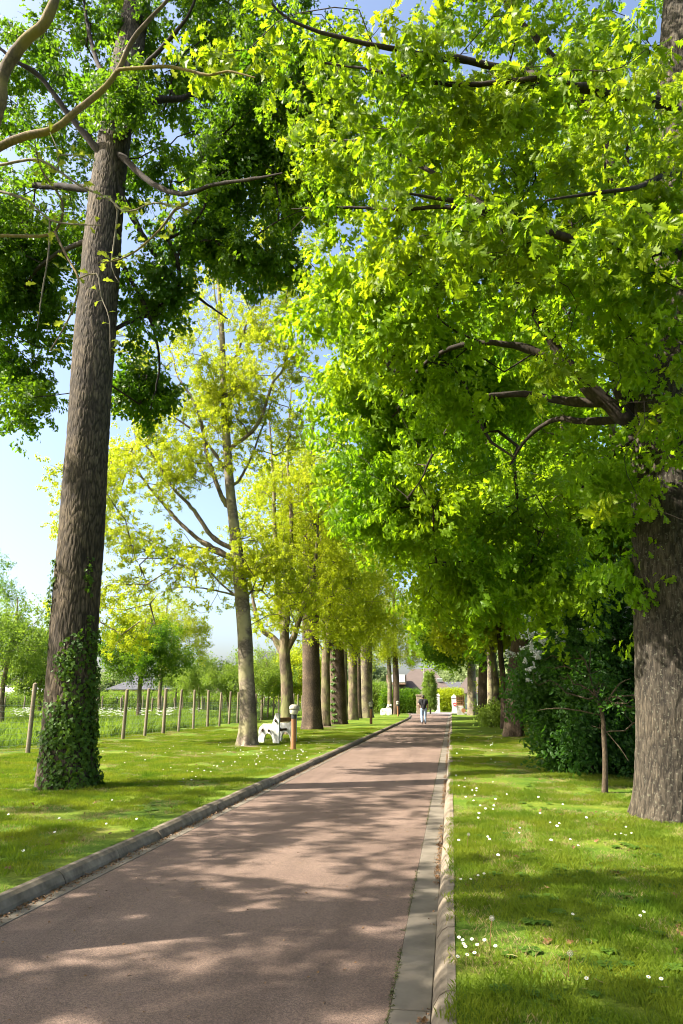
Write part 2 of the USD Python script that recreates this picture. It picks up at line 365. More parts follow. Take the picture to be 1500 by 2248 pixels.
STREET = rough_mat('tarmac_grey', (0.17, 0.15, 0.14), (0.25, 0.22, 0.21), 2.0, bump=0.004, bscale=120)


def ground_mat(name, c, scale=0.8):
    return M(name, {
        'g': ('geometry', {}), 'n': ('noise_texture', {'scale': scale, 'detail': 7.0, 'roughness': 0.65}), 'n2': ('noise_texture', {'scale': 26.0, 'detail': 5.0, 'roughness': 0.7}),
        'r': ('rgb_ramp', {'ramp': [(0.28, c[0]), (0.45, c[1]), (0.62, c[2]), (0.78, c[3])]}),
        'r2': ('rgb_ramp', {'ramp': [(0.3, (0.55, 0.58, 0.5)), (0.7, (1.3, 1.28, 1.2))]}), 'mx': ('mix_color', {'blend_type': 'multiply', 'fac': 1.0, 'use_clamp': False}),
        'b': ('bump', {'strength': 0.9, 'distance': 0.03}), 'p': ('principled_bsdf', {'roughness': 0.95, 'specular_ior_level': 0.1})},
        [('g.position', 'n.vector'), ('g.position', 'n2.vector'), ('n.fac', 'r.fac'), ('n2.fac', 'r2.fac'), ('r.color', 'mx.a'), ('r2.color', 'mx.b'), ('mx.result', 'p.base_color'), ('n2.fac', 'b.height'), ('b.normal', 'p.normal')])


LAWN = ground_mat('lawn_ground', [(0.042, 0.085, 0.010), (0.080, 0.135, 0.012), (0.140, 0.175, 0.020), (0.20, 0.165, 0.060)], 1.1)
MEADOW = ground_mat('meadow_ground', [(0.085, 0.14, 0.025), (0.11, 0.18, 0.03), (0.14, 0.20, 0.035), (0.17, 0.21, 0.05)], 0.25)
SOIL = rough_mat('bare_soil', (0.075, 0.058, 0.030), (0.17, 0.125, 0.075), 9.0, bump=0.01, bscale=40)

# ------------------------------------------------------------------ terrain, drive, kerbs
ROAD_Z = -0.10
KL, KR = -3.30, -0.165          # inner faces of the two kerbs
KW = 0.125
Y_END = 74.0                    # where the drive meets the street


def bend(y):
    """The drive's left edge swings out a little before the gate."""
    return -np.clip((np.asarray(y, float) - 50) / 24, 0, 1) ** 2 * 1.2


def sheet(xs, ys, zf=None, xf=None):
    X, Y = np.meshgrid(xs, ys, indexing='ij')
    if xf is not None:
        X = xf(X, Y)
    Z = np.zeros_like(X) if zf is None else zf(X, Y)
    v = np.stack([X, Y, Z], -1).reshape(-1, 3)
    n, m = len(xs), len(ys)
    i, j = np.meshgrid(np.arange(n - 1), np.arange(m - 1), indexing='ij')
    a = i * m + j
    f = np.concatenate([np.stack([a, a + m, a + m + 1], -1).reshape(-1, 3), np.stack([a, a + m + 1, a + 1], -1).reshape(-1, 3)])
    return v, f


def lawn_z(x, y):
    p = np.stack([np.asarray(x) * 0.35, np.asarray(y) * 0.35, np.zeros_like(np.asarray(x, float))], -1)
    z = (meshkit.fbm(p, 3, 5) - 0.5) * 0.14
    edge = np.minimum(np.abs(x - (KR + KW)), np.abs(x - (KL - KW)))
    return z * np.clip(edge / 1.2, 0, 1) + 0.004


yl = np.concatenate([np.arange(-25, -2, 1.5), np.arange(-2, 40, 0.3), np.arange(40, Y_END + 0.1, 0.5)])
yl[-1] = Y_END
left_x = KL - KW
obj('lawn', sheet(np.linspace(-12.9, left_x, 40), yl, lawn_z, lambda X, Y: X + bend(Y) * (X + 12.9) / (left_x + 12.9)), LAWN, smooth=True, kind='structure', label='mown grass verge under the left row of trees, dotted with daisies')
obj('lawn', sheet(np.concatenate([np.linspace(KR + KW, 8, 40), np.linspace(9, 60, 18)]), yl, lawn_z), LAWN, smooth=True, kind='structure', label='mown grass verge beside the right kerb, under the dark shrubs')
obj('meadow', sheet(np.concatenate([np.linspace(-220, -40, 12), np.linspace(-38, -12.9, 50)]), np.concatenate([np.linspace(-25, 8, 6), np.arange(9, 75, 0.8), np.linspace(76, 400, 14)]),
                    lambda X, Y: (meshkit.fbm(np.stack([X * 0.2, Y * 0.2, 0 * X], -1), 3, 9) - 0.5) * 0.25 * np.clip((-12.9 - X) / 1.5, 0, 1) + 0.001), MEADOW, smooth=True, kind='structure', label='tall grass meadow beyond the post fence')
obj('far_ground', sheet(np.linspace(-12.9, 220, 10), np.linspace(Y_END + 12, 400, 6), lambda X, Y: X * 0 - 0.02), MEADOW, kind='structure', label='ground beyond the street and its hedges')
obj('street', sheet(np.linspace(-12.9, 60, 20), np.linspace(Y_END, Y_END + 12, 5), lambda X, Y: X * 0 + ROAD_Z + 0.006), STREET, kind='structure', label='pale street crossing the far end of the drive')
obj('drive', sheet(np.linspace(0, 1, 14), yl, lambda X, Y: X * 0 + ROAD_Z + 0.012 * np.sin(np.clip(X, 0, 1) * 0 + 0), lambda X, Y: (KL + 0.15 + bend(Y)) * (1 - X) + (KR - 0.21) * X), ROAD, smooth=True, kind='structure', label='reddish tarmac drive running straight to the gate pillars')


def kerb_piece(side, L, jit, rng):
    """One kerb stone: side=+1 is the right kerb; x runs away from the road."""
    t = 0.012 + jit
    prof = np.array([(0.0, -0.24), (0.0, ROAD_Z + 0.0), (0.010, -0.062 + jit), (0.042, -0.014 + jit), (0.080, t - 0.003), (KW, t), (KW, -0.24)])
    v0 = np.c_[prof[:, 0] * side, np.zeros(len(prof)), prof[:, 1]]
    n = len(prof)
    c = 0.004
    mid = prof.mean(0)
    def ring(y, s):
        q = mid + (prof - mid) * s
        return np.c_[q[:, 0] * side, np.full(n, y), q[:, 1]]
    v = np.vstack([ring(0, 0.965), ring(c, 1), ring(L - c, 1), ring(L, 0.965)])
    f = []
    for k in range(3):
        for j in range(n):
            a, b = k * n + j, k * n + (j + 1) % n
            f += [(a, b, b + n), (a, b + n, a + n)]
    for j in range(1, n - 1):
        f += [(0, j + 1, j), (3 * n, 3 * n + j, 3 * n + j + 1)]
    f = np.array(f)
    if side < 0:
        f = f[:, ::-1]
    return v, f


rng = np.random.default_rng(11)
for side, xk, lab in ((1, KR, 'concrete kerb along the right side of the drive, beside the gutter'), (-1, KL, 'chamfered concrete kerb along the left side of the drive, below the verge')):
    k = UsdGeom.Xform.Define(stage, numbered('/World', 'kerb')); tag(k, lab, kind='structure')
    y = -4.0
    while y < Y_END - 0.2:
        v, f = kerb_piece(side, 0.986, rng.normal(0, 0.004), rng)
        o = float(bend(y + 0.5)) if side < 0 else 0.0
        a = 0.0 if side > 0 else -math.atan(float(bend(y + 1) - bend(y)))
        v = v @ rotz(rng.normal(0, 0.004) - a).T + np.array([xk + (float(bend(y)) if side < 0 else 0) + rng.normal(0, 0.002), y, 0])
        obj('kerb_stone', (v, f), CONCRETE if rng.random() < 0.6 else CONCRETE_B, k)
        y += 1.0
    g = UsdGeom.Xform.Define(stage, numbered('/World', 'gutter')); tag(g, 'concrete gutter strip between tarmac and right kerb' if side > 0 else 'narrow concrete gutter strip below the left kerb', kind='structure')
    y = -4.0
    w = 0.205 if side > 0 else 0.145
    while y < Y_END - 0.2:
        n = 2.0
        x0 = xk - side * 0.002
        v, f = box(w, n - 0.008, 0.12, (x0 - side * w / 2, y + n / 2, ROAD_Z - 0.06 + 0.004 + rng.normal(0, 0.0012)), 0.003)
        if side < 0:
            v[:, 0] += bend(v[:, 1])
        obj('gutter_slab', (v, f), CONCRETE_C, g)
        y += n

# ------------------------------------------------------------------ leaves and sprigs
OAK_HI = [(0.0, 0.02), (0.14, 0.06), (0.26, 0.24), (0.34, 0.11), (0.47, 0.40), (0.56, 0.15), (0.70, 0.40), (0.79, 0.14), (0.90, 0.20), (1.0, 0.0)]
OAK_LO = [(0.0, 0.02), (0.28, 0.24), (0.38, 0.12), (0.62, 0.40), (0.74, 0.16), (0.86, 0.24), (1.0, 0.0)]
PLAIN = [(0.0, 0.02), (0.3, 0.30), (0.65, 0.30), (1.0, 0.0)]
IVY = [(0.0, 0.05), (0.12, 0.42), (0.38, 0.46), (0.5, 0.27), (1.0, 0.0)]


def leaf(L, shape, wid=1.0, fold=0.35, curl=0.35, tw=0.0):
    t = np.array([s[0] for s in shape]); w = np.array([s[1] for s in shape]) * L * wid
    x = t * L
    zc = -curl * L * t ** 2
    n = len(t)
    a = tw * t
    mid = np.c_[x, 0 * x, zc]
    le = np.c_[x + 0.25 * w, w * np.cos(a), zc + w * fold + w * np.sin(a)]
    ri = np.c_[x + 0.25 * w, -w * np.cos(a), zc + w * fold - w * np.sin(a)]
    v = np.vstack([mid, le, ri])
    f = []
    for k in range(n - 1):
        f += [(k, k + 1, n + k), (n + k, k + 1, n + k + 1), (k, 2 * n + k, k + 1), (2 * n + k, 2 * n + k + 1, k + 1)]
    f = [q for q in f if not (q[2] == 2 * n - 1 and q[0] == n + n - 2 and False)]
    return v, np.array(f)


def rot_to(d, roll=0.0):
    d = np.asarray(d, float); d /= np.linalg.norm(d)
    z = np.array([0, 0, 1.0]) if abs(d[2]) < 0.95 else np.array([1.0, 0, 0])
    y = np.cross(z, d); y /= np.linalg.norm(y); z = np.cross(d, y)
    c, s = math.cos(roll), math.sin(roll)
    return np.stack([d, c * y + s * z, c * z - s * y], -1)


def sprig(rng, n, length, leafL, shape, spread=0.9, droop=0.5, groups=3, wid=1.0, rad=0.0):
    """Leaves in whorls along a short shoot that runs in +x; returns (leaves)."""
    parts = []
    for k in range(n):
        g = k % groups
        x = length * (0.35 + 0.65 * (g + 0.3 * rng.random()) / max(groups - 1, 1)) if groups > 1 else length
        az = rng.uniform(0, 2 * np.pi)
        d = np.array([rng.uniform(0.0, 0.9), math.cos(az) * spread, math.sin(az) * spread * 0.75 - droop])
        L = leafL * rng.uniform(0.65, 1.15)
        v, f = leaf(L, shape, wid * rng.uniform(0.85, 1.15), rng.uniform(0.15, 0.6), rng.uniform(0.05, 0.6), rng.normal(0, 0.35))
        v = v @ rot_to(d, rng.normal(0, 0.7)).T
        off = np.array([x, 0, 0]) + rng.normal(0, rad, 3) + d / np.linalg.norm(d) * leafL * 0.12
        parts.append((v + off, f))
    return join(parts)


_r = np.random.default_rng(3)
SPRIG_NEAR = [sprig(_r, 10, 0.22, 0.138, OAK_HI, 0.85, 0.75, 3, wid=.92, rad=0.02) for _ in range(4)]
SPRIG_OAK = [sprig(_r, 24, 0.42, 0.118, OAK_LO, 0.85, 0.85, 4, wid=.95, rad=0.06) for _ in range(4)]
SPRIG_FAR = [sprig(_r, 34, 0.75, 0.17, PLAIN, 0.95, 0.35, 4, wid=1.15, rad=0.17) for _ in range(3)]
SPRIG_MAPLE = [sprig(_r, 30, 0.20, 0.055, PLAIN, 1.0, 0.25, 3, wid=1.4, rad=0.032) for _ in range(4)]
SPRIG_MIX = [sprig(_r, 26, 0.5, 0.095, PLAIN, 1.0, 0.3, 4, wid=1.2, rad=0.10) for _ in range(4)]
SPRIG_SHRUB = [sprig(_r, 30, 0.36, 0.085, PLAIN, 1.0, 0.25, 4, wid=0.95, rad=0.075) for _ in range(3)]
SPRIG_YOUNG = [sprig(_r, 5, 0.10, 0.075, OAK_HI, 0.6, -0.15, 2, wid=0.8) for _ in range(3)]


# ------------------------------------------------------------------ trees
def ellipsoid_points(ells, n, rng, gap=1.6, cut=0.47, seed=0, shell=0.45, rough=1.9):
    """n points in the union of ellipsoids (cx,cy,cz,rx,ry,rz[,weight]), clumped, with gaps."""
    e = np.array([list(x) + [1.0] * (7 - len(x)) for x in ells], float)
    w = (e[:, 3] * e[:, 4] * e[:, 5]) ** 0.67 * e[:, 6]
    out = []
    got = 0
    for _ in range(60):
        k = rng.choice(len(e), n * 2, p=w / w.sum())
        d = rng.normal(0, 1, (n * 2, 3)); d /= np.linalg.norm(d, axis=1, keepdims=True)
        r = rng.random(n * 2) ** shell
        p = e[k, :3] + d * r[:, None] * e[k, 3:6]
        p = p + (np.stack([meshkit.fbm(p / 1.3 + 31 * q, 2, seed + q) for q in range(3)], -1) - 0.5) * rough
        keep = meshkit.fbm(p / gap, 2, seed) > cut
        p = p[keep]
        out.append(p); got += len(p)
        if got >= n:
            break
    return np.vstack(out)[:n]


class Skeleton:
    def __init__(self):
        self.p, self.par, self.fix, self.L, self.d = [], [], [], [], []

    def add(self, pts, parent=-1, fixed=None):
        first = len(self.p)
        for k, q in enumerate(pts):
            pa = parent if k == 0 else len(self.p) - 1
            q = np.asarray(q, float)
            self.p.append(q); self.par.append(pa); self.fix.append(0.0 if fixed is None else float(fixed[k]))
            if pa >= 0:
                dd = q - self.p[pa]; l = np.linalg.norm(dd)
                self.L.append(self.L[pa] + l); self.d.append(dd / (l + 1e-9))
            else:
                self.L.append(0.0); self.d.append(np.array([0, 0, 1.0]))
        return first

    def nearest(self, q):
        return int(np.argmin(np.linalg.norm(np.array(self.p) - q, axis=1)))

    def grow(self, att, rng, start=0, plen=0.25, step=0.55, sag=0.08, minz=None):
        base = np.array([self.p[i] for i in range(start, len(self.p))])
        order = np.argsort(cKDTree(base).query(att)[0] + rng.normal(0, 0.15, len(att)))
        cap = len(self.p) + len(att) * 24
        PP = np.full((cap, 3), 1e9); LL = np.zeros(cap)
        n = len(self.p)
        PP[:n] = self.p; LL[:n] = self.L
        PP[:start] = 1e9
        if minz is not None:
            low = PP[:n, 2] < minz
            PP[:n][low] = 1e9
        tips = []
        for i in order:
            a = att[i]
            dv = a - PP[:n]
            dist = np.linalg.norm(dv, axis=1)
            cost = dist + plen * LL[:n] + 0.25 * np.maximum(-dv[:, 2], 0)
            k = int(np.argmin(cost))
            if dist[k] > 1e8:
                continue
            d0 = self.d[k]
            q0, l = self.p[k], dist[k]
            m = max(1, int(round(l / step)))
            t = np.linspace(0, 1, m + 1)[1:, None]
            c = q0 + d0 * l * 0.35 + np.array([0, 0, 0.10 * l])
            pts = (1 - t) ** 2 * q0 + 2 * t * (1 - t) * c + t ** 2 * (a - [0, 0, sag * l])
            pts[:-1] += rng.normal(0, 0.045 * min(1, l), (m - 1, 3)) if m > 1 else 0
            self.add(pts, k)
            PP[n:n + m] = pts; LL[n:n + m] = self.L[n:n + m]
            n += m
            tips.append(n - 1)
        return tips

    def radii(self, r0=0.006, e=2.35):
        n = len(self.p)
        acc = np.zeros(n); r = np.zeros(n)
        par = np.array(self.par)
        for i in range(n - 1, -1, -1):
            r[i] = max(self.fix[i], acc[i] ** (1 / e) if acc[i] > 0 else r0, r0)
            if self.fix[i] > 0:
                r[i] = self.fix[i]
            if par[i] >= 0:
                acc[par[i]] += min(r[i], 1e9) ** e
        self.r = r
        return r

    def tubes(self, start, sides=None):
        """All branches from node START on as one mesh."""
        n = len(self.p)
        p = np.array(self.p); r = self.r
        kids = [[] for _ in range(n)]
        for i in range(n):
            if self.par[i] >= 0:
                kids[self.par[i]].append(i)
        parts = []
        cont = set()
        for i in range(n):
            free = [k for k in kids[i] if self.fix[k] == 0]
            if free and self.fix[i] == 0:
                cont.add(max(free, key=lambda k: r[k]))
        for i in range(start, n):
            if self.fix[i] > 0 or i in cont:
                continue
            chain = [i]
            while True:
                nx = [k for k in kids[chain[-1]] if k in cont]
                if not nx:
                    break
                chain.append(nx[0])
            pts = p[chain]; rr = r[chain].copy()
            if self.par[i] >= 0:
                pts = np.vstack([p[self.par[i]], pts]); rr = np.r_[min(rr[0] * 1.15, r[self.par[i]]), rr]
            if len(pts) < 2:
                continue
            rr[-1] *= 0.5
            m = rr.max()
            s = 3 if m < 0.012 else 4 if m < 0.025 else 6 if m < 0.07 else 9
            parts.append(tube(pts, rr, s))
        return join(parts) if parts else None


def trunk_mesh(pts, rad, sides=24, step=0.25, flare=0.35, flare_h=0.5, ridge=0.0, ridge_w=0.035, rng=None, lobes=5, seed=0):
    q = np.c_[np.asarray(pts, float), np.asarray(rad, float)]
    q = resample(q, step)
    c, r = q[:, :3], q[:, 3]
    h = np.r_[0, np.cumsum(np.linalg.norm(np.diff(c, axis=0), axis=1))]
    ang = np.arange(sides) * 2 * np.pi / sides
    t = np.gradient(c, axis=0); t /= np.linalg.norm(t, axis=1, keepdims=True)
    a = np.cross(t, [0, 1.0, 0]); a /= np.linalg.norm(a, axis=1, keepdims=True); b = np.cross(t, a)
    root = np.exp(-h / flare_h)[:, None] * flare
    ph = seed * 1.7
    lob = 0.55 + 0.45 * np.cos(lobes * ang + ph + 0.5 * np.sin(2 * ang + ph))[None, :] ** 3
    R = r[:, None] * (1 + root * lob)
    wob = meshkit.fbm(np.stack([np.cos(ang)[None, :] * 1.2 + 0 * h[:, None], np.sin(ang)[None, :] * 1.2 + 0 * h[:, None], h[:, None] * 0.45 + 0 * ang[None, :]], -1) + seed * 9.1, 3, seed) - 0.5
    R = R * (1 + 0.14 * wob)
    if ridge:
        arc = ang[None, :] * r.mean() / ridge_w
        cyc = 2 * np.pi * r.mean() / ridge_w
        x = np.cos(ang)[None, :] * cyc / (2 * np.pi) + 0 * h[:, None]; y = np.sin(ang)[None, :] * cyc / (2 * np.pi) + 0 * h[:, None]
        z = h[:, None] / (ridge_w * 7.0) + 0 * ang[None, :]
        g = np.stack([x, y, z], -1)
        warp = (meshkit.noise(g * 0.35, 5) - 0.5) * 1.6
        n1 = np.abs(meshkit.noise(g + warp[..., None], 1) - 0.5) * 2
        n2 = np.abs(meshkit.noise(g * 1.9 + 7 + warp[..., None], 2) - 0.5) * 2
        hgt = np.minimum(n1 * 1.8, 1) - 0.6 + 0.4 * n2
        R = R + ridge * hgt
        trunk_mesh.relief = np.clip((hgt + 0.45) / 1.0, 0, 1).ravel()
    v = c[:, None] + R[..., None] * (np.cos(ang)[None, :, None] * a[:, None] + np.sin(ang)[None, :, None] * b[:, None])
    n = len(c)
    i, j = np.meshgrid(np.arange(n - 1), np.arange(sides), indexing='ij'); j2 = (j + 1) % sides
    f = np.concatenate([np.stack([i * sides + j, (i + 1) * sides + j2, i * sides + j2], -1).reshape(-1, 3), np.stack([i * sides + j, (i + 1) * sides + j, (i + 1) * sides + j2], -1).reshape(-1, 3)])
    return (v.reshape(-1, 3), f), c, r


def leaf_crown(sk, t, protos, mat, rng, count, first, tipback=3, jitter=0.22, scale=(0.75, 1.25), droop=0.25, name='crown', extra=None, outward=None):
    """Leafy shoots on the outer twigs of the skeleton."""
    n = len(sk.p)
    p = np.array(sk.p); d = np.array(sk.d); par = np.array(sk.par)
    depth = np.zeros(n, int)
    for i in range(n - 1, 0, -1):
        if par[i] >= 0:
            depth[par[i]] = max(depth[par[i]], depth[i] + 1)
    ok = np.array([i for i in range(first, n) if depth[i] < tipback and sk.fix[i] == 0])
    k = rng.choice(ok, count)
    u = rng.random(count)[:, None]
    pos = p[k] * u + p[np.maximum(par[k], 0)] * (1 - u) + rng.normal(0, jitter, (count, 3))
    x = d[k] + rng.normal(0, 0.65, (count, 3)) - np.array([0, 0, droop])
    R = frames(x, rng)
    s = rng.uniform(*scale, count)
    mats = [mat] * len(protos) if not isinstance(mat, (list, tuple)) else list(mat)
    return instancer(name, t, protos, mats, pos, R, s, rng.integers(0, len(protos), count))


def tree(name, label, base, trunk, rad, bark_mat, crown, n_att, protos, leafmat, n_sprig, seed, limbs=(), group=None, sides=20, step=0.4, flare=0.3, ridge=0.0, ridge_w=0.035,
         start_z=2.5, gap=1.6, cut=0.46, r0=0.006, twig_mat=None, limb_mat=None, tipback=3, jitter=0.22, scale=(0.75, 1.25), droop=0.25, plen=0.22, gstep=0.55, shell=0.45, cat='tree', flare_h=0.5, limb_sides=10, after=None):
    rng = np.random.default_rng(seed)
    t = thing(name, label, cat, group=group)
    (tv, tf), c, r = trunk_mesh(trunk, rad, sides, step, flare, flare_h, ridge, ridge_w, rng, seed=seed % 7)
    obj('trunk', (tv, tf), bark_mat, t, smooth=True, prim=('relief', trunk_mesh.relief) if ridge else None)
    sk = Skeleton()
    coarse = resample(np.c_[np.asarray(trunk, float), np.asarray(rad, float)], 0.5)
    sk.add(coarse[:, :3], -1, coarse[:, 3])
    for L in limbs:
        q = np.asarray(L[0], float)
        r1, r2 = L[1], L[2]
        k = sk.nearest(q[0])
        q = np.vstack([sk.p[k], q]) if np.linalg.norm(sk.p[k] - q[0]) > 0.02 else q
        cv = resample(q, 0.14 if r1 > 0.032 and q[:, 1].mean() > 6 else 0.07)
        cv[1:-1] += rng.normal(0, 0.008, (len(cv) - 2, 3)) * min(1, r1 * 12) * (1.0 if q[:, 1].mean() > 6 else 0.25)
        rr = r1 * (1 - np.linspace(0, 1, len(cv))) ** 0.8 + r2
        rr = rr * (1 + 0.30 * (meshkit.fbm(cv * 3.1, 2, seed) - 0.5) + (0.22 if q[:, 1].mean() > 6 else 0.08) * (rng.random(len(cv)) > .86))
        lm = L[3] if len(L) > 3 else None
        obj('limb', tube(cv, rr, limb_sides if r1 > 0.03 else 6), lm or limb_mat or bark_mat, t, smooth=True)
        sk.add(cv[1:], k, rr[1:])
    fixed = len(sk.p)
    if n_att:
        att = ellipsoid_points(crown, n_att, rng, gap, cut, seed, shell)
        sk.grow(att, rng, 0, plen, gstep, minz=start_z)
    sk.radii(r0)
    if n_att:
        mesh = sk.tubes(fixed)
        if mesh is not None:
            obj('branches', mesh, twig_mat or limb_mat or bark_mat, t, smooth=True, kind='stuff')
        leaf_crown(sk, t, protos, leafmat, rng, n_sprig, fixed, tipback, jitter, scale, droop)
    if after:
        after(t, tv, tf, c, r, rng)
    return t, sk


def pts(path, Y):
    """A polyline of photograph points at distances Y (one number, or one per point) as points of the place."""
    Y = np.broadcast_to(np.asarray(Y, float), (len(path),)) if np.ndim(Y) == 0 else (np.interp(np.linspace(0, 1, len(path)), np.linspace(0, 1, len(Y)), Y))
    return np.array([P(a, b, y) for (a, b), y in zip(path, Y)])


def ell(px, py, Y, rx, ry, rz, w=1.0):
    return (*P(px, py, Y), rx, ry, rz, w)


# --- the ivy-clad oak on the left
def ivy_on(t, tv, c, r, rng, spec, n, size):
    """Ivy leaves standing on the bark; spec(height, angle) is how densely they stand."""
    pick = rng.integers(0, len(tv), n * 8)
    v = tv[pick]
    h = v[:, 2]
    ctr = np.c_[np.interp(h, c[:, 2], c[:, 0]), np.interp(h, c[:, 2], c[:, 1]), h]
    out = v - ctr; out[:, 2] = 0; out /= np.linalg.norm(out, axis=1, keepdims=True) + 1e-9
    ang = np.arctan2(out[:, 1], out[:, 0])
    keep = rng.random(len(v)) < spec(h, ang, v)
    v, out = v[keep][:n], out[keep][:n]
    m = len(v)
    z = out + rng.normal(0, 0.38, (m, 3)) + [0, 0, 0.25]
    z /= np.linalg.norm(z, axis=1, keepdims=True)
    x = np.array([0, 0, -1.0]) + rng.normal(0, 0.7, (m, 3)); x -= (x * z).sum(1, keepdims=True) * z; x /= np.linalg.norm(x, axis=1, keepdims=True)
    R = np.stack([x, np.cross(z, x), z], -1)
    pos = v + out * rng.uniform(0.0, 0.07, (m, 1)) + rng.normal(0, 0.012, (m, 3))
    protos = [leaf(1.0, IVY, 1.0, fo, cu) for fo, cu in ((0.2, 0.1), (0.35, 0.25))]
    instancer('ivy', t, protos, [LEAF_IVY] * 2, pos, R, rng.uniform(0.4, 1.45, m) * size, rng.integers(0, 2, m))


B = G(145, 1725)
YB = B[1]
oak_trunk = np.array([[*P(145, 1742, YB)], [*P(147, 1640, YB)], [*P(162, 1400, YB)], [*P(181, 1150, YB)], [*P(197, 900, YB + .1)], [*P(216, 650, YB + .2)], [*P(238, 400, YB + .2)], [*P(268, 200, YB + .2)], [*P(292, 60, YB + .3)], [*P(325, -150, YB + .3)], [*P(345, -400, YB + .3)]])
dist = np.linalg.norm(oak_trunk - EYE, axis=1)
oak_rad = 0.87 * np.array([68, 62, 58, 54, 51, 47, 41, 37, 33, 25, 12]) / 1500 * (oak_trunk @ fw - EYE @ fw)


def oak_ivy(t, tv, tf, c, r, rng):
    def spec(h, a, v):
        n = meshkit.fbm(v * [3, 3, 1.3], 3, 3)
        front = np.cos(a + 0.45)            # towards the right front
        top = 1.55 + 2.6 * (n - 0.5) + 0.85 * front
        body = np.clip((top - h) / 0.5, 0, 1) * np.clip(0.30 + 0.95 * front + 1.5 * (n - 0.5), 0, 1)
        vine1 = np.exp(-((a + 0.50 + 0.10 * np.sin(h * 2.2)) / 0.11) ** 2) * (h < 3.9) * (n > 0.40)
        vine2 = np.exp(-((a - 3.3 + 2 * np.pi * (a < 0) * 0 + 0.08 * np.sin(h * 3)) / 0.16) ** 2) * (h < 3.6) * (h > 2.0)
        vine2 = np.maximum(vine2, np.exp(-((a + 2.55 + .1 * np.sin(h * 3)) / 0.2) ** 2) * (h > 2.2) * (h < 3.9) * 0.9)
        side = np.exp(-((a + 0.15) / 0.3) ** 2) * (h < 2.6) * 0.9
        return np.maximum.reduce([body * 0.95, vine1 * 0.9, vine2 * 0.8, side])
    ivy_on(t, tv, c, r, rng, spec, 9500, 0.066)


L_ = lambda path, Y, r1, r2=0.012, m=None: (pts(path, Y), r1, r2, m)
oakL_limbs = [
    L_([(262, 340), (330, 400), (400, 425), (470, 405), (540, 395), (620, 380)], [YB, YB - .5, YB - 1.0], .065, .015),
    L_([(270, 300), (330, 225), (400, 215), (480, 190), (560, 200)], [YB, YB + .8, YB + 1.5], .10, .02),
    L_([(285, 180), (350, 110), (410, 40), (440, -40)], [YB, YB - .5, YB - 1.0], .055, .015),
    L_([(225, 420), (150, 410), (60, 405), (-60, 380)], [YB, YB + .5, YB + 1.0], .08, .02),
    L_([(225, 340), (150, 250), (90, 170), (30, 130), (-60, 60)], [YB, YB - .8, YB - 1.5], .07, .015),
    L_([(262, 220), (215, 140), (190, 40), (180, -60)], [YB, YB + .7, YB + 1.2], .06, .015),
    L_([(240, 380), (340, 560), (420, 640), (500, 700)], [YB, YB + 1.0, YB + 1.8], .07, .012),
    L_([(225, 500), (280, 600), (330, 700), (350, 800), (330, 900)], [YB + .2, YB + .9, YB + 1.2], .045, .010),
    L_([(215, 520), (120, 560), (60, 620), (20, 720)], [YB + .2, YB + 1.2, YB + 1.8], .055, .010),
]
oakL_crown = [ell(110, 150, YB + 2.2, 4.0, 1.6, 2.4), ell(255, 235, YB - .8, .75, .35, .55, .9), ell(490, 160, YB + 1.6, 2.6, 2.0, 2.4, 1.2), ell(560, 370, YB + 1.2, 2.1, 1.9, 1.4, 1.2), ell(60, 500, YB + 1.5, 1.9, 1.6, 1.4, 1.5),
              ell(420, 520, YB + 1.4, 1.7, 1.6, 1.2, 1.6), ell(340, 620, YB + 1.2, 1.0, .9, 1.1, 2.4), ell(200, 330, YB + 2.2, 2.2, 1.0, 1.4, 1.2), ell(295, 850, YB + 1.2, .40, .5, .9, 3.0), ell(390, 740, YB + 1.4, .5, .5, .6, 2.4), ell(40, 720, YB + 2, 1.1, 1.0, 1.4, 2.6), ell(60, 930, YB + 2, .8, .7, .6, 1.8), ell(580, 590, YB + 1.6, 1.0, 1.0, 0.7, 1.6),
              ell(200, -300, YB, 5.0, 4.0, 3.0, 0.5), ell(660, 300, YB + .6, 1.5, 1.4, 2.0, 1.3)]
tree('oak_tree', 'massive oak with ivy climbing the lower trunk, left of the drive', B, oak_trunk, oak_rad, BARK_OLD, oakL_crown, 1350, SPRIG_OAK, LEAF_DARK, 6200, 21, limbs=oakL_limbs, sides=260, step=0.03,
     flare=0.32, flare_h=0.45, ridge=0.011, ridge_w=0.028, start_z=5.0, limb_mat=BARK_DARK, gap=1.0, cut=0.505, after=oak_ivy, jitter=0.17)

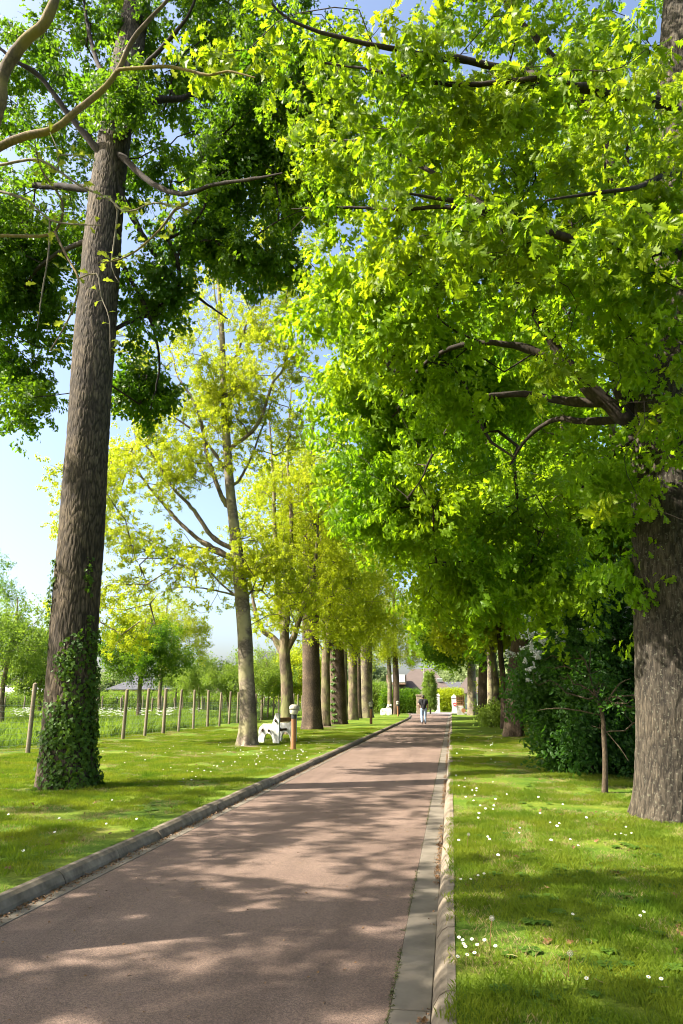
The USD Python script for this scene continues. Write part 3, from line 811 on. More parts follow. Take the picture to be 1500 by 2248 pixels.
# --- the great oak on the right, over the drive
BR = G(1492, 1800)
YR = BR[1]
oakR_trunk = np.array([P(1492, 1825, YR), P(1492, 1700, YR), P(1490, 1500, YR), P(1486, 1250, YR), P(1478, 1050, YR), P(1470, 930, YR), P(1478, 780, YR + .1), P(1488, 560, YR + .1), P(1492, 300, YR + .1), P(1500, 60, YR + .1), P(1510, -200, YR + .1)])
oakR_rad = np.array([93, 90, 88, 88, 84, 78, 62, 56, 50, 44, 30]) / 1500 * ((oakR_trunk - EYE) @ fw)
oakR_limbs = [
    L_([(1450, 1000), (1395, 940), (1340, 890), (1250, 810), (1200, 720), (1160, 655), (1120, 560), (1080, 460)], [YR, YR - .3, YR - 1.0], .105, .022),
    L_([(1400, 940), (1360, 850), (1330, 760), (1290, 690), (1270, 600), (1250, 480)], [YR, YR + .4, YR + 1.2], .09, .018),
    L_([(1440, 900), (1385, 830), (1360, 700), (1358, 580), (1370, 450), (1380, 300)], [YR, YR + .3, YR + .6], .08, .02),
    L_([(1250, 815), (1160, 765), (1060, 752), (990, 765), (930, 800), (880, 870)], [YR - .3, YR - .2, YR + .3], .055, .012),
    L_([(1330, 885), (1240, 880), (1150, 865), (1060, 875), (1000, 920), (950, 1000), (920, 1060)], [YR - .2, YR + .3, YR + .9], .06, .01),
    L_([(1390, 960), (1340, 1000), (1300, 1040), (1275, 1075)], [YR, YR - .5, YR - .8], .06, .01),
    L_([(1360, 920), (1280, 925), (1220, 920), (1160, 960), (1120, 1020)], [YR, YR + .6, YR + 1.4], .05, .01),
    # long boughs reaching forward over the camera's right and across the view
    L_([(1560, 640), (1500, 558), (1400, 550), (1290, 535), (1150, 492), (1020, 448), (900, 425)], [YR - .3, YR - 2.2, YR - 2.8, YR - 3.2], .085, .012),
    L_([(1590, 420), (1500, 255), (1400, 215), (1310, 200), (1180, 170), (1060, 140), (950, 120), (860, 105), (735, 80), (640, 45), (590, 0)], [YR - .5, YR - 3.0, YR - 3.6, YR - 4.0], .075, .010),
    L_([(1580, 500), (1500, 385), (1400, 410), (1300, 425), (1200, 440)], [YR - .5, YR - 3.2, YR - 3.6], .05, .010),
    L_([(1180, 170), (1100, 180), (1000, 185), (900, 170), (800, 150), (690, 135)], [YR - 3.4, YR - 3.4, YR - 3.2], .028, .008),
    L_([(1150, 492), (1000, 455), (880, 460), (780, 455), (640, 458)], [YR - 2.7, YR - 2.4, YR - 2.0], .026, .007),
    L_([(1080, 460), (900, 350), (800, 310), (650, 312)], [YR - 1.0, YR - .6, YR], .035, .008),
    L_([(1370, 450), (1300, 250), (1220, 130), (1120, 20), (1060, -60)], [YR + .5, YR + .2, YR - .2], .08, .02),
]
oakR_crown = [ell(1010, 780, YR + 2.6, 1.9, 1.0, 1.2, 1.2), ell(860, 760, YR + 1.8, 1.0, 1.4, 1.4, 1.6), ell(800, 960, YR + 2.4, .8, 1.2, 1.1, 1.4), ell(900, 1060, YR + 2.2, 1.2, 1.2, 1.1, 1.3), ell(980, 1290, YR + 2.8, .8, .8, .5, .9), ell(1120, 1040, YR + 3.0, 1.4, 1.0, .8, 0.8), ell(1180, 1210, YR + 2.6, 1.4, .9, 0.8, 1.0),
              ell(1040, 560, YR + 2.2, 1.9, 1.2, 1.3, 0.9), ell(1250, 520, YR + 2.8, 2.0, 1.2, 1.6, 0.7), ell(1080, 280, YR + 1.6, 2.4, 1.6, 1.8, 0.7), ell(1350, 220, YR + 2.0, 2.2, 1.5, 2.0, 0.7), ell(1440, 640, YR - 1.4, .7, .5, 1.0, .6), ell(1290, 720, YR - .9, .9, .5, .9, .9), ell(1160, 700, YR - .2, .8, .6, .6, .8), ell(650, 140, YR + 1.6, 1.2, 1.0, 1.4, 1.0), ell(720, 400, YR + 2.4, 1.1, 1.0, 1.2, 1.1), ell(1450, 1010, YR - 1.0, .45, .4, .4, .6), ell(1330, 1110, YR - .4, 0.8, 0.6, 0.5, 0.8),
              (-0.6, 8.3, 6.6, 1.1, .8, .6, .8), (0.2, 8.8, 5.6, .8, .7, .4, .6), ell(1100, -250, YR, 4.5, 4.0, 2.5, 0.35)]
tR, skR = tree('oak_tree', 'broad oak with forked boughs spreading over the drive from the right edge', BR, oakR_trunk, oakR_rad, BARK_OAK_LICHEN, oakR_crown, 1500, SPRIG_OAK, LEAF_MID, 6000, 33, limbs=oakR_limbs, sides=290, step=0.03,
               flare=0.27, flare_h=0.30, ridge=0.010, ridge_w=0.025, start_z=4.0, limb_mat=BARK_DARK, gap=0.95, cut=0.5, jitter=0.24, droop=0.7)

# the bright nearer sprays of the same oak: their leaves are large in the view
rngN = np.random.default_rng(77)
bough = np.vstack([np.vstack([resample(L[0], .12)[(2 if len(L[0]) > 6 else 0):] for L in oakR_limbs[7:14]]), pts([(1500, 620), (1440, 720), (1500, 860)], YR - 2.4), pts([(1500, 1060), (1420, 1080), (1300, 1090), (1240, 1110)], YR - 1.6), pts([(1400, 20), (1300, 40), (1200, 60)], YR - 3.6), pts([(800, 560), (760, 480)], YR - 2.0), pts([(1510, 100), (1440, 170), (1400, 330)], YR - 3.2), pts([(1510, 420), (1460, 520), (1425, 660)], YR - 2.8), pts([(1500, 720), (1440, 800), (1410, 860)], YR - 2.2)])
kk = rngN.choice(len(bough), 700)
near_att = bough[kk] + rngN.normal(0, 1, (700, 3)) * [.44, .34, .26] + [0, .22, -.12]
near_att = near_att[meshkit.fbm(near_att / .5, 2, 4) > .42]
skN = Skeleton()
for L in oakR_limbs[7:13]:
    cv = resample(L[0], 0.3); skN.add(cv, -1, np.full(len(cv), 0.02))
f0 = len(skN.p)
skN.grow(near_att, rngN, 0, 0.1, 0.3)
skN.radii(0.0035)
obj('twigs', skN.tubes(f0), BARK_DARK, tR, smooth=True, kind='stuff')
leaf_crown(skN, tR, SPRIG_NEAR, LEAF_BRIGHT, rngN, 1950, f0, 3, 0.11, (0.75, 1.2), 0.35, name='leaf_sprays')

# --- the tree whose trunk stands outside the left edge: mossy limb and thin twigs with young leaves
YN = 4.6
t0 = P(-330, 900, YN)
nt = [np.array([t0[0] - .3, t0[1] - 1.0, -0.05]), np.array([t0[0] - .25, t0[1] - .9, 1.5]), np.array([t0[0] - .1, t0[1] - .6, 3.2]), np.array([t0[0] + .0, t0[1] - .4, 5.0]), np.array([t0[0] - .2, t0[1] - .8, 7.5]), np.array([t0[0] - .3, t0[1] - 1.4, 10.0])]
near_limbs = [
    L_([(-120, 520), (-40, 330), (-2, 225), (8, 160), (50, 95), (98, 50), (122, -10), (140, -90)], [YN, YN, YN - .1], .062, .03, BARK_MOSS),
    L_([(-80, 380), (0, 322), (60, 298), (120, 282), (172, 240), (222, 200), (258, 156), (290, 90), (330, 40), (372, -5), (400, -60)], [YN, YN - .1, YN - .2], .030, .012, BARK_MOSS),
    L_([(262, 152), (320, 148), (370, 146), (420, 156), (460, 165), (500, 156), (560, 170)], [YN - .15, YN - .3], .013, .005, BARK_MOSS),
    L_([(-60, 372), (0, 362), (80, 350), (130, 376), (180, 410), (240, 436), (268, 462), (300, 460), (340, 445), (420, 462)], [YN, YN - .2, YN - .4], .010, .004, BARK_PALE),
    L_([(-60, 410), (0, 420), (60, 440), (110, 482), (165, 492), (222, 494)], [YN, YN - .2], .010, .004, BARK_PALE),
    L_([(-60, 520), (0, 517), (90, 518), (122, 508), (134, 486), (136, 440), (90, 370), (76, 310)], [YN, YN - .2], .013, .005, BARK_MOSS),
    L_([(122, 512), (145, 560), (172, 612), (165, 665), (140, 720), (110, 770)], [YN - .1, YN - .3], .009, .004, BARK_MOSS),
    L_([(110, 486), (106, 560), (92, 645), (82, 720)], [YN - .1, YN - .2], .007, .003, BARK_PALE),
    L_([(415, 445), (385, 460), (350, 505), (300, 550), (260, 570), (215, 578)], [YN - .3, YN - .4], .009, .003, BARK_MOSS),
    L_([(258, 462), (252, 520), (245, 585), (262, 620)], [YN - .2, YN - .3], .006, .003, BARK_PALE),
    L_([(128, 378), (126, 330), (110, 290)], [YN - .1, YN - .1], .005, .003, BARK_PALE),
    L_([(125, 342), (160, 340), (200, 352), (212, 365)], [YN - .1, YN - .2], .005, .002, BARK_PALE),
    L_([(212, 600), (222, 650), (240, 700), (242, 780)], [YN - .2, YN - .3], .005, .002, BARK_PALE),
]
shade_crown = [(-8.4, 2.2, 7.2, 2.9, 2.3, 1.9), (-5.8, 1.8, 8.4, 2.2, 1.8, 1.6), (-10.5, 0.6, 9.5, 3.0, 2.4, 2.0), (-10.6, 5.2, 7.6, 2.6, 2.4, 1.7, 1.3), (-13.0, 7.4, 9.6, 2.6, 2.6, 1.8, 1.4), (-7.0, -0.5, 10.5, 3.0, 2.6, 2.0, .6)]
tN, skTN = tree('oak_tree', 'tree at the left edge showing only a mossy limb and sparse young-leaved twigs', t0, nt, [.30, .27, .24, .2, .13, .05], BARK_MOSS, shade_crown, 560, SPRIG_OAK, LEAF_MID, 1500, 44, limbs=near_limbs, sides=28, start_z=4.6, gap=0.8, cut=0.53, twig_mat=BARK_DARK, limb_sides=12)
rngY = np.random.default_rng(5)
k = 0
for li, cnt in ((3, 40), (4, 14), (5, 16), (6, 12), (7, 6), (8, 22), (9, 8), (10, 5), (11, 14), (12, 8), (2, 8)):
    cv = resample(near_limbs[li][0], 0.05)
    for _ in range(cnt):
        q = cv[rngY.integers(len(cv) // 4, len(cv))]
        d = rngY.normal(0, 1, 3); d[2] = abs(d[2]) * .4 - 0.1; d /= np.linalg.norm(d)
        Lf = rngY.uniform(0.045, 0.085)
        sh = [x for x in OAK_LO]
        v, f = leaf(Lf, sh, rngY.uniform(.8, 1.1), rngY.uniform(.15, .5), rngY.uniform(.1, .6))
        st = q + d * rngY.uniform(0.01, 0.06)
        st_v, st_f = tube([q, st], 0.0012, 3, False)
        v = v @ rot_to(d + rngY.normal(0, .3, 3), rngY.normal(0, .6)).T + st
        obj('leaf', join([(v, f), (st_v, st_f)]), LEAF_YOUNG, tN)
        k += 1

# --- the pale-barked yellow maple in full spring leaf
BM = G(545, 1634)
YM = BM[1]
mt = [P(543, 1640, YM), P(545, 1560, YM), P(541, 1480, YM), P(537, 1380, YM), P(525, 1250, YM), P(508, 1100, YM), P(500, 1000, YM), P(494, 900, YM + .1), P(489, 800, YM + .1), P(487, 720, YM + .1), P(480, 620, YM + .2), P(474, 520, YM + .2)]
mr = np.array([21, 18.5, 17, 16, 14, 10.5, 9.5, 8, 7, 5.5, 3.8, 1.5]) / 1500 * ((np.array(mt) - EYE) @ fw)
Z3 = lambda *q: [(200 + a / 2.727, 600 + b / 2.727) for a, b in q]
ml = [
    L_(Z3((850, 1650), (720, 1570), (600, 1400), (480, 1270), (400, 1130), (320, 1020), (260, 960)), [YM, YM - 1.5], .085, .012),
    L_(Z3((840, 1700), (740, 1650), (640, 1590), (520, 1480), (400, 1340), (310, 1230), (240, 1110), (212, 1060)), [YM, YM + 1.2], .085, .012),
    L_(Z3((850, 1720), (640, 1640), (420, 1645), (300, 1590), (110, 1630)), [YM, YM + 2.2], .04, .008),
    L_(Z3((815, 1400), (745, 1240), (690, 1060), (655, 880), (600, 740), (520, 620), (490, 500), (440, 400)), [YM, YM + .8], .075, .012),
    L_(Z3((805, 1170), (700, 1020), (640, 960), (480, 850), (320, 760)), [YM, YM - .8], .055, .010),
    L_(Z3((840, 1045), (960, 950), (1020, 860), (1060, 740), (1090, 650), (1150, 570), (1190, 400), (1190, 250)), [YM, YM - .7], .065, .010),
    L_(Z3((800, 570), (870, 490), (900, 400), (940, 270), (990, 150), (1000, 20)), [YM + .1, YM + .5], .05, .010),
    L_(Z3((880, 1250), (960, 1100), (1000, 990), (1070, 800), (1100, 650)), [YM, YM + 1.2], .045, .010),
    L_(Z3((880, 1940), (760, 1840), (650, 1700), (560, 1560)), [YM, YM + 1.0], .035, .008),
    L_(Z3((870, 1930), (700, 1890), (520, 1880), (400, 1920)), [YM, YM - 1.5], .030, .007),
    L_(Z3((800, 800), (740, 660), (690, 520), (640, 400)), [YM, YM - .8], .035, .008),
    L_(Z3((780, 420), (760, 250), (740, 120), (730, 0)), [YM + .1, YM + .2], .035, .010),
]
mcrown = [ell(470, 880, YM, 3.4, 2.8, 3.4, 1.2), ell(280, 1060, YM, 2.8, 2.4, 1.6, 1.3), ell(620, 820, YM + .5, 2.6, 2.2, 3.0), ell(420, 1230, YM, 3.4, 2.6, 1.4, 1.2), ell(270, 1330, YM - .5, 2.2, 1.6, 1.1, 1.7), ell(190, 1180, YM - .3, 1.6, 1.4, 1.0, 1.2), ell(540, 620, YM, 3.0, 2.2, 2.2, 1.0), ell(640, 480, YM + .5, 2.2, 1.8, 1.6, .7), ell(600, 1270, YM + .5, 1.7, 1.6, 1.3), ell(300, 800, YM, 1.6, 1.6, 1.6), ell(480, 380, YM + 1, 1.6, 1.6, 1.4, .6)]
tree('maple_tree', 'pale-barked maple in yellow spring leaf, second trunk along the left verge', BM, mt, mr, BARK_GREY, mcrown, 1700, SPRIG_MAPLE, LEAF_YELLOW, 5800, 55, limbs=ml, sides=40, step=0.12, flare=0.45, flare_h=0.3, start_z=3.6, gap=1.1, cut=0.5,
     jitter=0.24, droop=0.0, tipback=3, scale=(.85, 1.4), r0=0.009, plen=0.15, limb_mat=BARK_MID)

# --- the rest of the left row, and the right row: (name, label, base px, trunk path px from the base up, base half width px, bark, leaf, sprigs ...)
def row_tree(name, label, base, path, hw, bark_mat, leafmat, protos, cells, seed, n_att=420, n_sprig=1500, limbs=(), top=15.0, taper=0.45, group=None, Y=None, scale=(0.8, 1.3), lower=4.0, cut=0.46, gap=1.5, r0=0.009, **kw):
    b = G(*base) if Y is None else P(base[0], base[1], Y)
    if Y is not None:
        b[2] = 0.0
    y = b[1]
    q = [b - [0, 0, 0.06]] + [P(a, c, y) for a, c in path]
    last = q[-1]
    if last[2] < top - 1:
        q += [last + np.array([0, 0, (top - last[2]) * 0.5]) + (last - q[-2]) * [0.3, 0.3, 0], np.array([last[0], last[1], top]) + (last - q[-2]) * [0.6, 0.6, 0]]
    q = np.array(q)
    z = q[:, 2]
    r = hw / 1500 * ((q[0] - EYE) @ fw) * (1 - taper * np.clip(z / top, 0, 1)) * np.where(z > top * 0.6, 1 - 0.75 * np.clip((z - top * .6) / (top * .4), 0, 1), 1)
    crown = [(b[0] + c[0], b[1] + c[1], c[2], *c[3:]) for c in cells]
    lm = [(np.array([P(a, c, y + dy) for a, c, dy in L[0]]), L[1], L[2]) for L in limbs]
    return tree(name, label, b, q, r, bark_mat, crown, n_att, protos, leafmat, n_sprig, seed, limbs=lm, sides=kw.pop('sides', 26), step=0.3, flare=kw.pop('flare', 0.35), start_z=lower, gap=gap, cut=cut, group=group, scale=scale, r0=r0, **kw)


C_TALL = [(0, 0, 9.5, 3.6, 3.4, 3.8), (1.2, 0, 6.5, 2.6, 2.6, 1.8), (-.6, .4, 13, 3.0, 3.0, 2.4)]
row_tree('maple_tree', 'small maple forking low into mossy limbs, behind the white cut-out bench', (631, 1614), [(630, 1500), (625, 1440)], 16, BARK_MID, LEAF_YELLOW, SPRIG_MAPLE,
         [(0, 0, 8.5, 2.9, 2.6, 3.8), (0.6, 0, 5.2, 2.2, 2.2, 1.4)], 61, 560, 1800, top=7.6, taper=.62, lower=3.2, gap=1.1, r0=.008, jitter=.25, droop=.05, scale=(.9, 1.5),
         limbs=[([(624, 1440, 0), (600, 1400, .2), (578, 1385, .3), (560, 1340, .5), (545, 1250, .8)], .12, .02), ([(626, 1440, 0), (648, 1390, 0), (660, 1350, -.2), (690, 1250, -.5), (700, 1130, -1.)], .12, .02), ([(625, 1430, 0), (618, 1350, 0), (605, 1200, .1), (600, 1050, .2), (590, 900, .3)], .13, .02), ([(626, 1430, 0), (634, 1300, 0), (640, 1150, .1), (632, 1000, .1), (640, 850, .2)], .10, .02)])
row_tree('oak_tree', 'straight thick dark oak trunk, fourth along the left verge', (685, 1603), [(684, 1500), (682, 1350), (682, 1200), (684, 1080)], 21, BARK_OAK, LEAF_LIME, SPRIG_MIX, C_TALL, 62, 380, 800, cut=.5, gap=1.1, twig_mat=BARK_MID, top=16, taper=.35, lower=5, scale=(1.1, 1.8))
row_tree('oak_tree', 'slim trunk with a high fork, standing before the ivied oak of the left row', (714, 1594), [(715, 1500), (716, 1440), (722, 1400)], 11, BARK_MID, LEAF_LIME, SPRIG_MIX, [(0, 0, 7.5, 2.2, 2.2, 3.0), (.8, 0, 5, 2, 2, 1.2)], 63, 330, 750, cut=.5, gap=1.1, twig_mat=BARK_MID, top=9, lower=3.5,
         limbs=[([(722, 1400, 0), (716, 1360, 0), (712, 1290, 0)], .10, .03), ([(724, 1402, 0), (740, 1380, 0), (760, 1340, -.3), (775, 1260, -.6)], .09, .02), ([(718, 1440, 0), (704, 1420, .2), (690, 1380, .5)], .06, .02)])


def strip_ivy(t, tv, tf, c, r, rng):
    def spec(h, a, v):
        n = meshkit.fbm(v * [2, 2, 1.0], 2, 8)
        return np.exp(-((a + 2.0 + .12 * np.sin(h * 1.5)) / 0.28) ** 2) * (h < 5.2) * (n > 0.42)
    ivy_on(t, tv, c, r, rng, spec, 1200, 0.13)


row_tree('oak_tree', 'dark oak with a narrow strip of ivy up its trunk, left row', (742, 1591), [(741, 1500), (738, 1350), (740, 1200)], 18, BARK_OAK, LEAF_LIME, SPRIG_MIX, C_TALL, 64, 380, 800, cut=.5, gap=1.1, twig_mat=BARK_MID, top=16, taper=.35, lower=5, scale=(1.1, 1.8), after=strip_ivy)
row_tree('oak_tree', 'thin pole-like trunk just beyond the ivied oak, left row', (757, 1582), [(757, 1480), (756, 1380)], 6.5, BARK_MID, LEAF_LIME, SPRIG_MIX, [(0, 0, 8, 2.5, 2.5, 3.5)], 65, 220, 700, cut=.5, gap=1.1, twig_mat=BARK_MID, top=11, lower=4.5)
row_tree('oak_tree', 'trunk dividing into two dark stems at mid height, left row', (775, 1580), [(775, 1500), (774, 1440), (772, 1380)], 11, BARK_MID, LEAF_LIME, SPRIG_MIX, C_TALL, 66, 330, 700, cut=.5, gap=1.1, twig_mat=BARK_MID, top=14, lower=5,
         limbs=[([(775, 1450, 0), (784, 1420, 0), (792, 1380, -.2), (800, 1300, -.5)], .18, .05)])
row_tree('oak_tree', 'slender shaded trunk close against the grey-barked oak, left row', (788, 1577), [(787, 1480), (786, 1380)], 6.5, BARK_OAK, LEAF_LIME, SPRIG_MIX, [(0, 0, 9, 2.5, 2.5, 3.5)], 67, 200, 650, cut=.5, gap=1.1, twig_mat=BARK_MID, top=12, lower=5)
row_tree('oak_tree', 'stout oak with pale grey sunlit bark behind the middle bollard', (803, 1576), [(803, 1480), (804, 1380), (806, 1250)], 15.5, BARK_GREY, LEAF_LIME, SPRIG_MIX, C_TALL, 68, 380, 800, cut=.5, gap=1.1, twig_mat=BARK_MID, top=16, taper=.3, lower=5)
row_tree('oak_tree', 'slim pale trunk beside the far white cut-out bench', (856, 1569), [(856, 1500), (853, 1440)], 5.5, BARK_GREY, LEAF_LIME, SPRIG_MIX, [(0, 0, 8.0, 3.2, 3.2, 3.4), (1.5, 0, 5.5, 2.2, 2, 1.0)], 69, 300, 750, cut=.5, gap=1.1, twig_mat=BARK_MID, top=12, lower=3.8)
row_tree('oak_tree', 'darker trunk just right of the slim pale trunk near the far bench', (870, 1569), [(870, 1500), (868, 1440)], 7.5, BARK_OAK, LEAF_LIME, SPRIG_MIX, [(0, 0, 8.5, 3.2, 3.2, 3.6), (1.2, 0, 5.6, 2.4, 2, 1.0)], 70, 300, 750, cut=.5, gap=1.1, twig_mat=BARK_MID, top=13, lower=4)

row_tree('oak_tree', 'thick leaning oak rising from the far side of the white lilac', (1127, 1618), [(1130, 1540), (1136, 1450), (1148, 1370), (1160, 1280), (1163, 1180), (1156, 1060), (1150, 950)], 20, BARK_OAK, LEAF_MID, SPRIG_FAR, [(-1.0, 0, 9.5, 4.2, 3.4, 3.4), (-1.5, 0, 6.3, 2.6, 2.6, 1.3), (-.6, .4, 13, 3.6, 3.0, 2.6)], 71, 520, 1500, top=17, taper=.3, lower=4.5)
row_tree('oak_tree', 'thin dark trunk between the leaning oak and the sunlit stems, right row', (1106, 1600), [(1106, 1500), (1100, 1440)], 7, BARK_OAK, LEAF_LIME, SPRIG_FAR, [(-.5, 0, 8, 3.0, 3.0, 3.0), (-1, 0, 5.4, 2.4, 2.4, 1.1)], 72, 300, 850, top=12, lower=4)
row_tree('oak_tree', 'slender trunk with a sunlit patch low down, right row', (1089, 1592), [(1089, 1500), (1083, 1450)], 8, BARK_MID, LEAF_LIME, SPRIG_FAR, [(-.5, 0, 8.5, 3.2, 3.2, 3.2), (-1, 0, 5.6, 2.6, 2.6, 1.1)], 73, 300, 850, top=13, lower=4)
row_tree('oak_tree', 'pale straight trunk behind the sunlit slender one, right row', (1078, 1582), [(1077, 1500), (1076, 1440)], 8, BARK_GREY, LEAF_MID, SPRIG_FAR, C_TALL, 74, 300, 750, top=14, lower=4.5)
row_tree('oak_tree', 'broad dark oak with dense low foliage near the far end of the right row', (1061, 1577), [(1062, 1500), (1062, 1430)], 12.5, BARK_OAK, LEAF_DARK, SPRIG_FAR, [(-.5, 0, 8.5, 4.0, 3.6, 3.6), (-1.5, 0, 5.5, 2.8, 2.6, 1.1), (0, 0, 12, 3, 3, 2.5)], 75, 400, 1200, top=15, lower=4)
row_tree('oak_tree', 'last oak of the right row, half sunlit, beside the wooden signboard', (1037, 1571), [(1036, 1510), (1035, 1460)], 10.5, BARK_GREY, LEAF_MID, SPRIG_FAR, [(-.8, 0, 8.5, 4.0, 3.6, 3.4), (-2.0, 0, 5.8, 2.4, 2.6, 1.0)], 76, 380, 1050, top=14, lower=4.2)
row_tree('pine_tree', 'pale bare-stemmed tree standing behind the dark shrubs', (1235, 1640), [(1232, 1400), (1229, 1190), (1233, 1000), (1238, 880)], 13, BARK_GREY, LEAF_MID, SPRIG_MIX, [(0, 0, 11.5, 2.4, 2.4, 3.2), (.3, .4, 7.5, 2.2, 2.2, 1.4)], 77, 360, 1500, top=15, taper=.35, lower=4, Y=22)

# the avenue goes on behind the camera
for k, (bx, by, lab) in enumerate(((3.4, -3.2, 'oak of the right row behind the camera, its crown over the drive'), (-7.2, -9.5, 'oak of the left row behind the camera'), (3.2, -13.0, 'second oak of the right row behind the camera'))):
    q = [np.array([bx, by, -.06]), np.array([bx, by, 3.0]), np.array([bx - .1, by, 7.0]), np.array([bx, by, 14.0])]
    tree('oak_tree', lab, q[0], q, [.5, .45, .38, .1], BARK_OAK, [(bx - 1.5, by + .3, 8.2, 4.2, 3.8, 2.4, 1.5), (bx - .5, by, 11.5, 3.8, 3.6, 2.4)], 320, SPRIG_FAR, LEAF_MID, 1500, 170 + k, start_z=4.5)

# ------------------------------------------------------------------ shrubs under the right oak
def shrub(name, label, cells, seed, n_att, n_sprig, leafmat, base, protos=SPRIG_SHRUB, scale=(.8, 1.25), cut=0.42, gap=0.7, stems=5, cat='shrub', bark_mat=BARK_DARK, jitter=.14):
    rng = np.random.default_rng(seed)
    t = thing(name, label, cat)
    sk = Skeleton()
    b = np.asarray(base, float)
    for k in range(stems):
        e = b + np.array([rng.normal(0, .5), rng.normal(0, .4), 0]); e[2] = -0.03
        c = np.array(cells[k % len(cells)][:3])
        cv = resample([e, e * .6 + c * .4 + [0, 0, .1], e * .3 + c * .7], .3)
        rr = np.linspace(.035, .015, len(cv))
        obj('stem', tube(cv, rr, 6), bark_mat, t, smooth=True)
        sk.add(cv, -1, rr)
    f0 = len(sk.p)
    sk.grow(ellipsoid_points(cells, n_att, rng, gap, cut, seed, .55), rng, 0, .12, .35)
    sk.radii(.004)
    obj('branches', sk.tubes(f0), bark_mat, t, smooth=True, kind='stuff')
    leaf_crown(sk, t, protos, leafmat, rng, n_sprig, f0, 3, jitter, scale, .2, name='leaves')
    return t, sk, rng


bs = G(1272, 1700)
YS = bs[1]
tl, skl, rl = shrub('lilac_bush', 'tall lilac bush with white flower heads, beside the leaning oak', [ell(1252, 1430, YS + 1.0, .6, .7, .8), ell(1208, 1370, YS + 1.0, .36, .5, .5), ell(1330, 1340, YS + .8, .85, .8, .6), ell(1235, 1560, YS + .8, .45, .6, .7)], 81, 420, 1500, LEAF_SHADE, bs + [0, .9, 0])
pan = []
for k in range(95):
    q = P(rl.choice([rl.normal(1170, 16), rl.normal(1172, 22), rl.normal(1385, 16), rl.uniform(1160, 1390)]), rl.uniform(1310, 1500), YS + rl.uniform(.1, .6))
    d = np.array([rl.normal(-.25, .5), rl.normal(-.3, .4), rl.uniform(.2, 1.0)]); d /= np.linalg.norm(d)
    Lp = rl.uniform(.11, .2)
    bl = []
    for j in range(46):
        s = rl.random()
        o = rot_to(d) @ np.array([s * Lp, *(rl.normal(0, 1, 2) * (1 - s * .8) * .03)])
        nrm = rl.normal(0, 1, 3)
        fv = np.array([[-.014, -.014, 0], [.014, -.014, .003], [.014, .014, 0], [-.014, .014, .003]]) @ rot_to(nrm).T + o + q
        bl.append((fv, np.array([[0, 1, 2], [0, 2, 3]])))
    obj('flower_head', join(bl), PETAL, tl)
shrub('laurel_bush', 'dark glossy evergreen bush hiding the foot of the lilac', [ell(1292, 1600, YS, .72, .7, .75), ell(1235, 1640, YS - .1, .38, .5, .4), ell(1340, 1560, YS + .7, .7, .7, .95), ell(1370, 1660, YS + .4, .6, .6, .5), ell(1290, 1480, YS + 1.0, .7, .6, .6)], 82, 420, 1900, LEAF_SHADE, bs + [.3, .3, 0], stems=6, cut=.38)
tr_, skr, rr_ = shrub('rhododendron_bush', 'shaded bush with a few red blossoms deep among the dark shrubs', [ell(1265, 1500, YS + .2, .3, .25, .22), ell(1335, 1490, YS + .25, .3, .25, .2)], 83, 60, 120, LEAF_SHADE, bs + [.4, .3, 0], stems=3)
for k in range(26):
    c = P(rr_.normal(1262, 12), rr_.normal(1512, 8), YS - .1 + rr_.normal(0, .05)) if k < 16 else P(rr_.normal(1345, 16), rr_.normal(1500, 10), YS + rr_.normal(0, .05))
    fl = []
    for j in range(5):
        v, f = leaf(.035, PLAIN, 1.4, .2, -.3)
        fl.append((v @ rot_to([math.cos(j * 1.257), .4 * -1, math.sin(j * 1.257)]).T + c, f))
    obj('blossom', join(fl), RED_PETAL, tr_)
YSap = G(1328, 1742)[1]
st = [P(1328, 1748, YSap), P(1329, 1680, YSap), P(1326, 1610, YSap), P(1322, 1565, YSap), P(1310, 1530, YSap), P(1295, 1480, YSap + .1), P(1298, 1420, YSap + .1)]
tree('sapling', 'bare thin-stemmed sapling with tangled twigs in front of the dark shrubs', st[0], st, [.045, .040, .037, .032, .024, .014, .004], BARK_SAPLING, [ell(1330, 1520, YSap, .75, .5, .4), ell(1250, 1480, YSap + .1, .5, .4, .5)], 230, SPRIG_YOUNG, LEAF_SHADE, 150, 84, sides=14, step=.12, flare=.2, start_z=.9, gap=.6, cut=.4,
     limbs=[L_([(1323, 1562), (1340, 1530), (1362, 1500), (1385, 1490)], [YSap, YSap - .2], .018, .004), L_([(1320, 1570), (1270, 1560), (1220, 1555), (1180, 1560)], [YSap, YSap - .1], .012, .003), L_([(1325, 1600), (1360, 1640), (1380, 1670)], [YSap, YSap - .2], .008, .003)], r0=.0055, gstep=.2, jitter=.05)
bl = G(1092, 1596)
shrub('laurel_bush', 'low leafy bush at the foot of the sunlit slender trunk, right verge', [(bl[0], bl[1], .55, .6, .5, .4)], 85, 90, 260, LEAF_ORCHARD, bl, scale=(1, 1.6), stems=3)

# ------------------------------------------------------------------ fences
def post_mesh(h, r, rng, lean=0.03):
    a = np.array([0, 0, -.15]); b = np.array([rng.normal(0, lean), rng.normal(0, lean), h])
    return tube(np.linspace(a, b, 5), r * np.array([1.06, 1.03, 1.0, .98, .94]), 10)


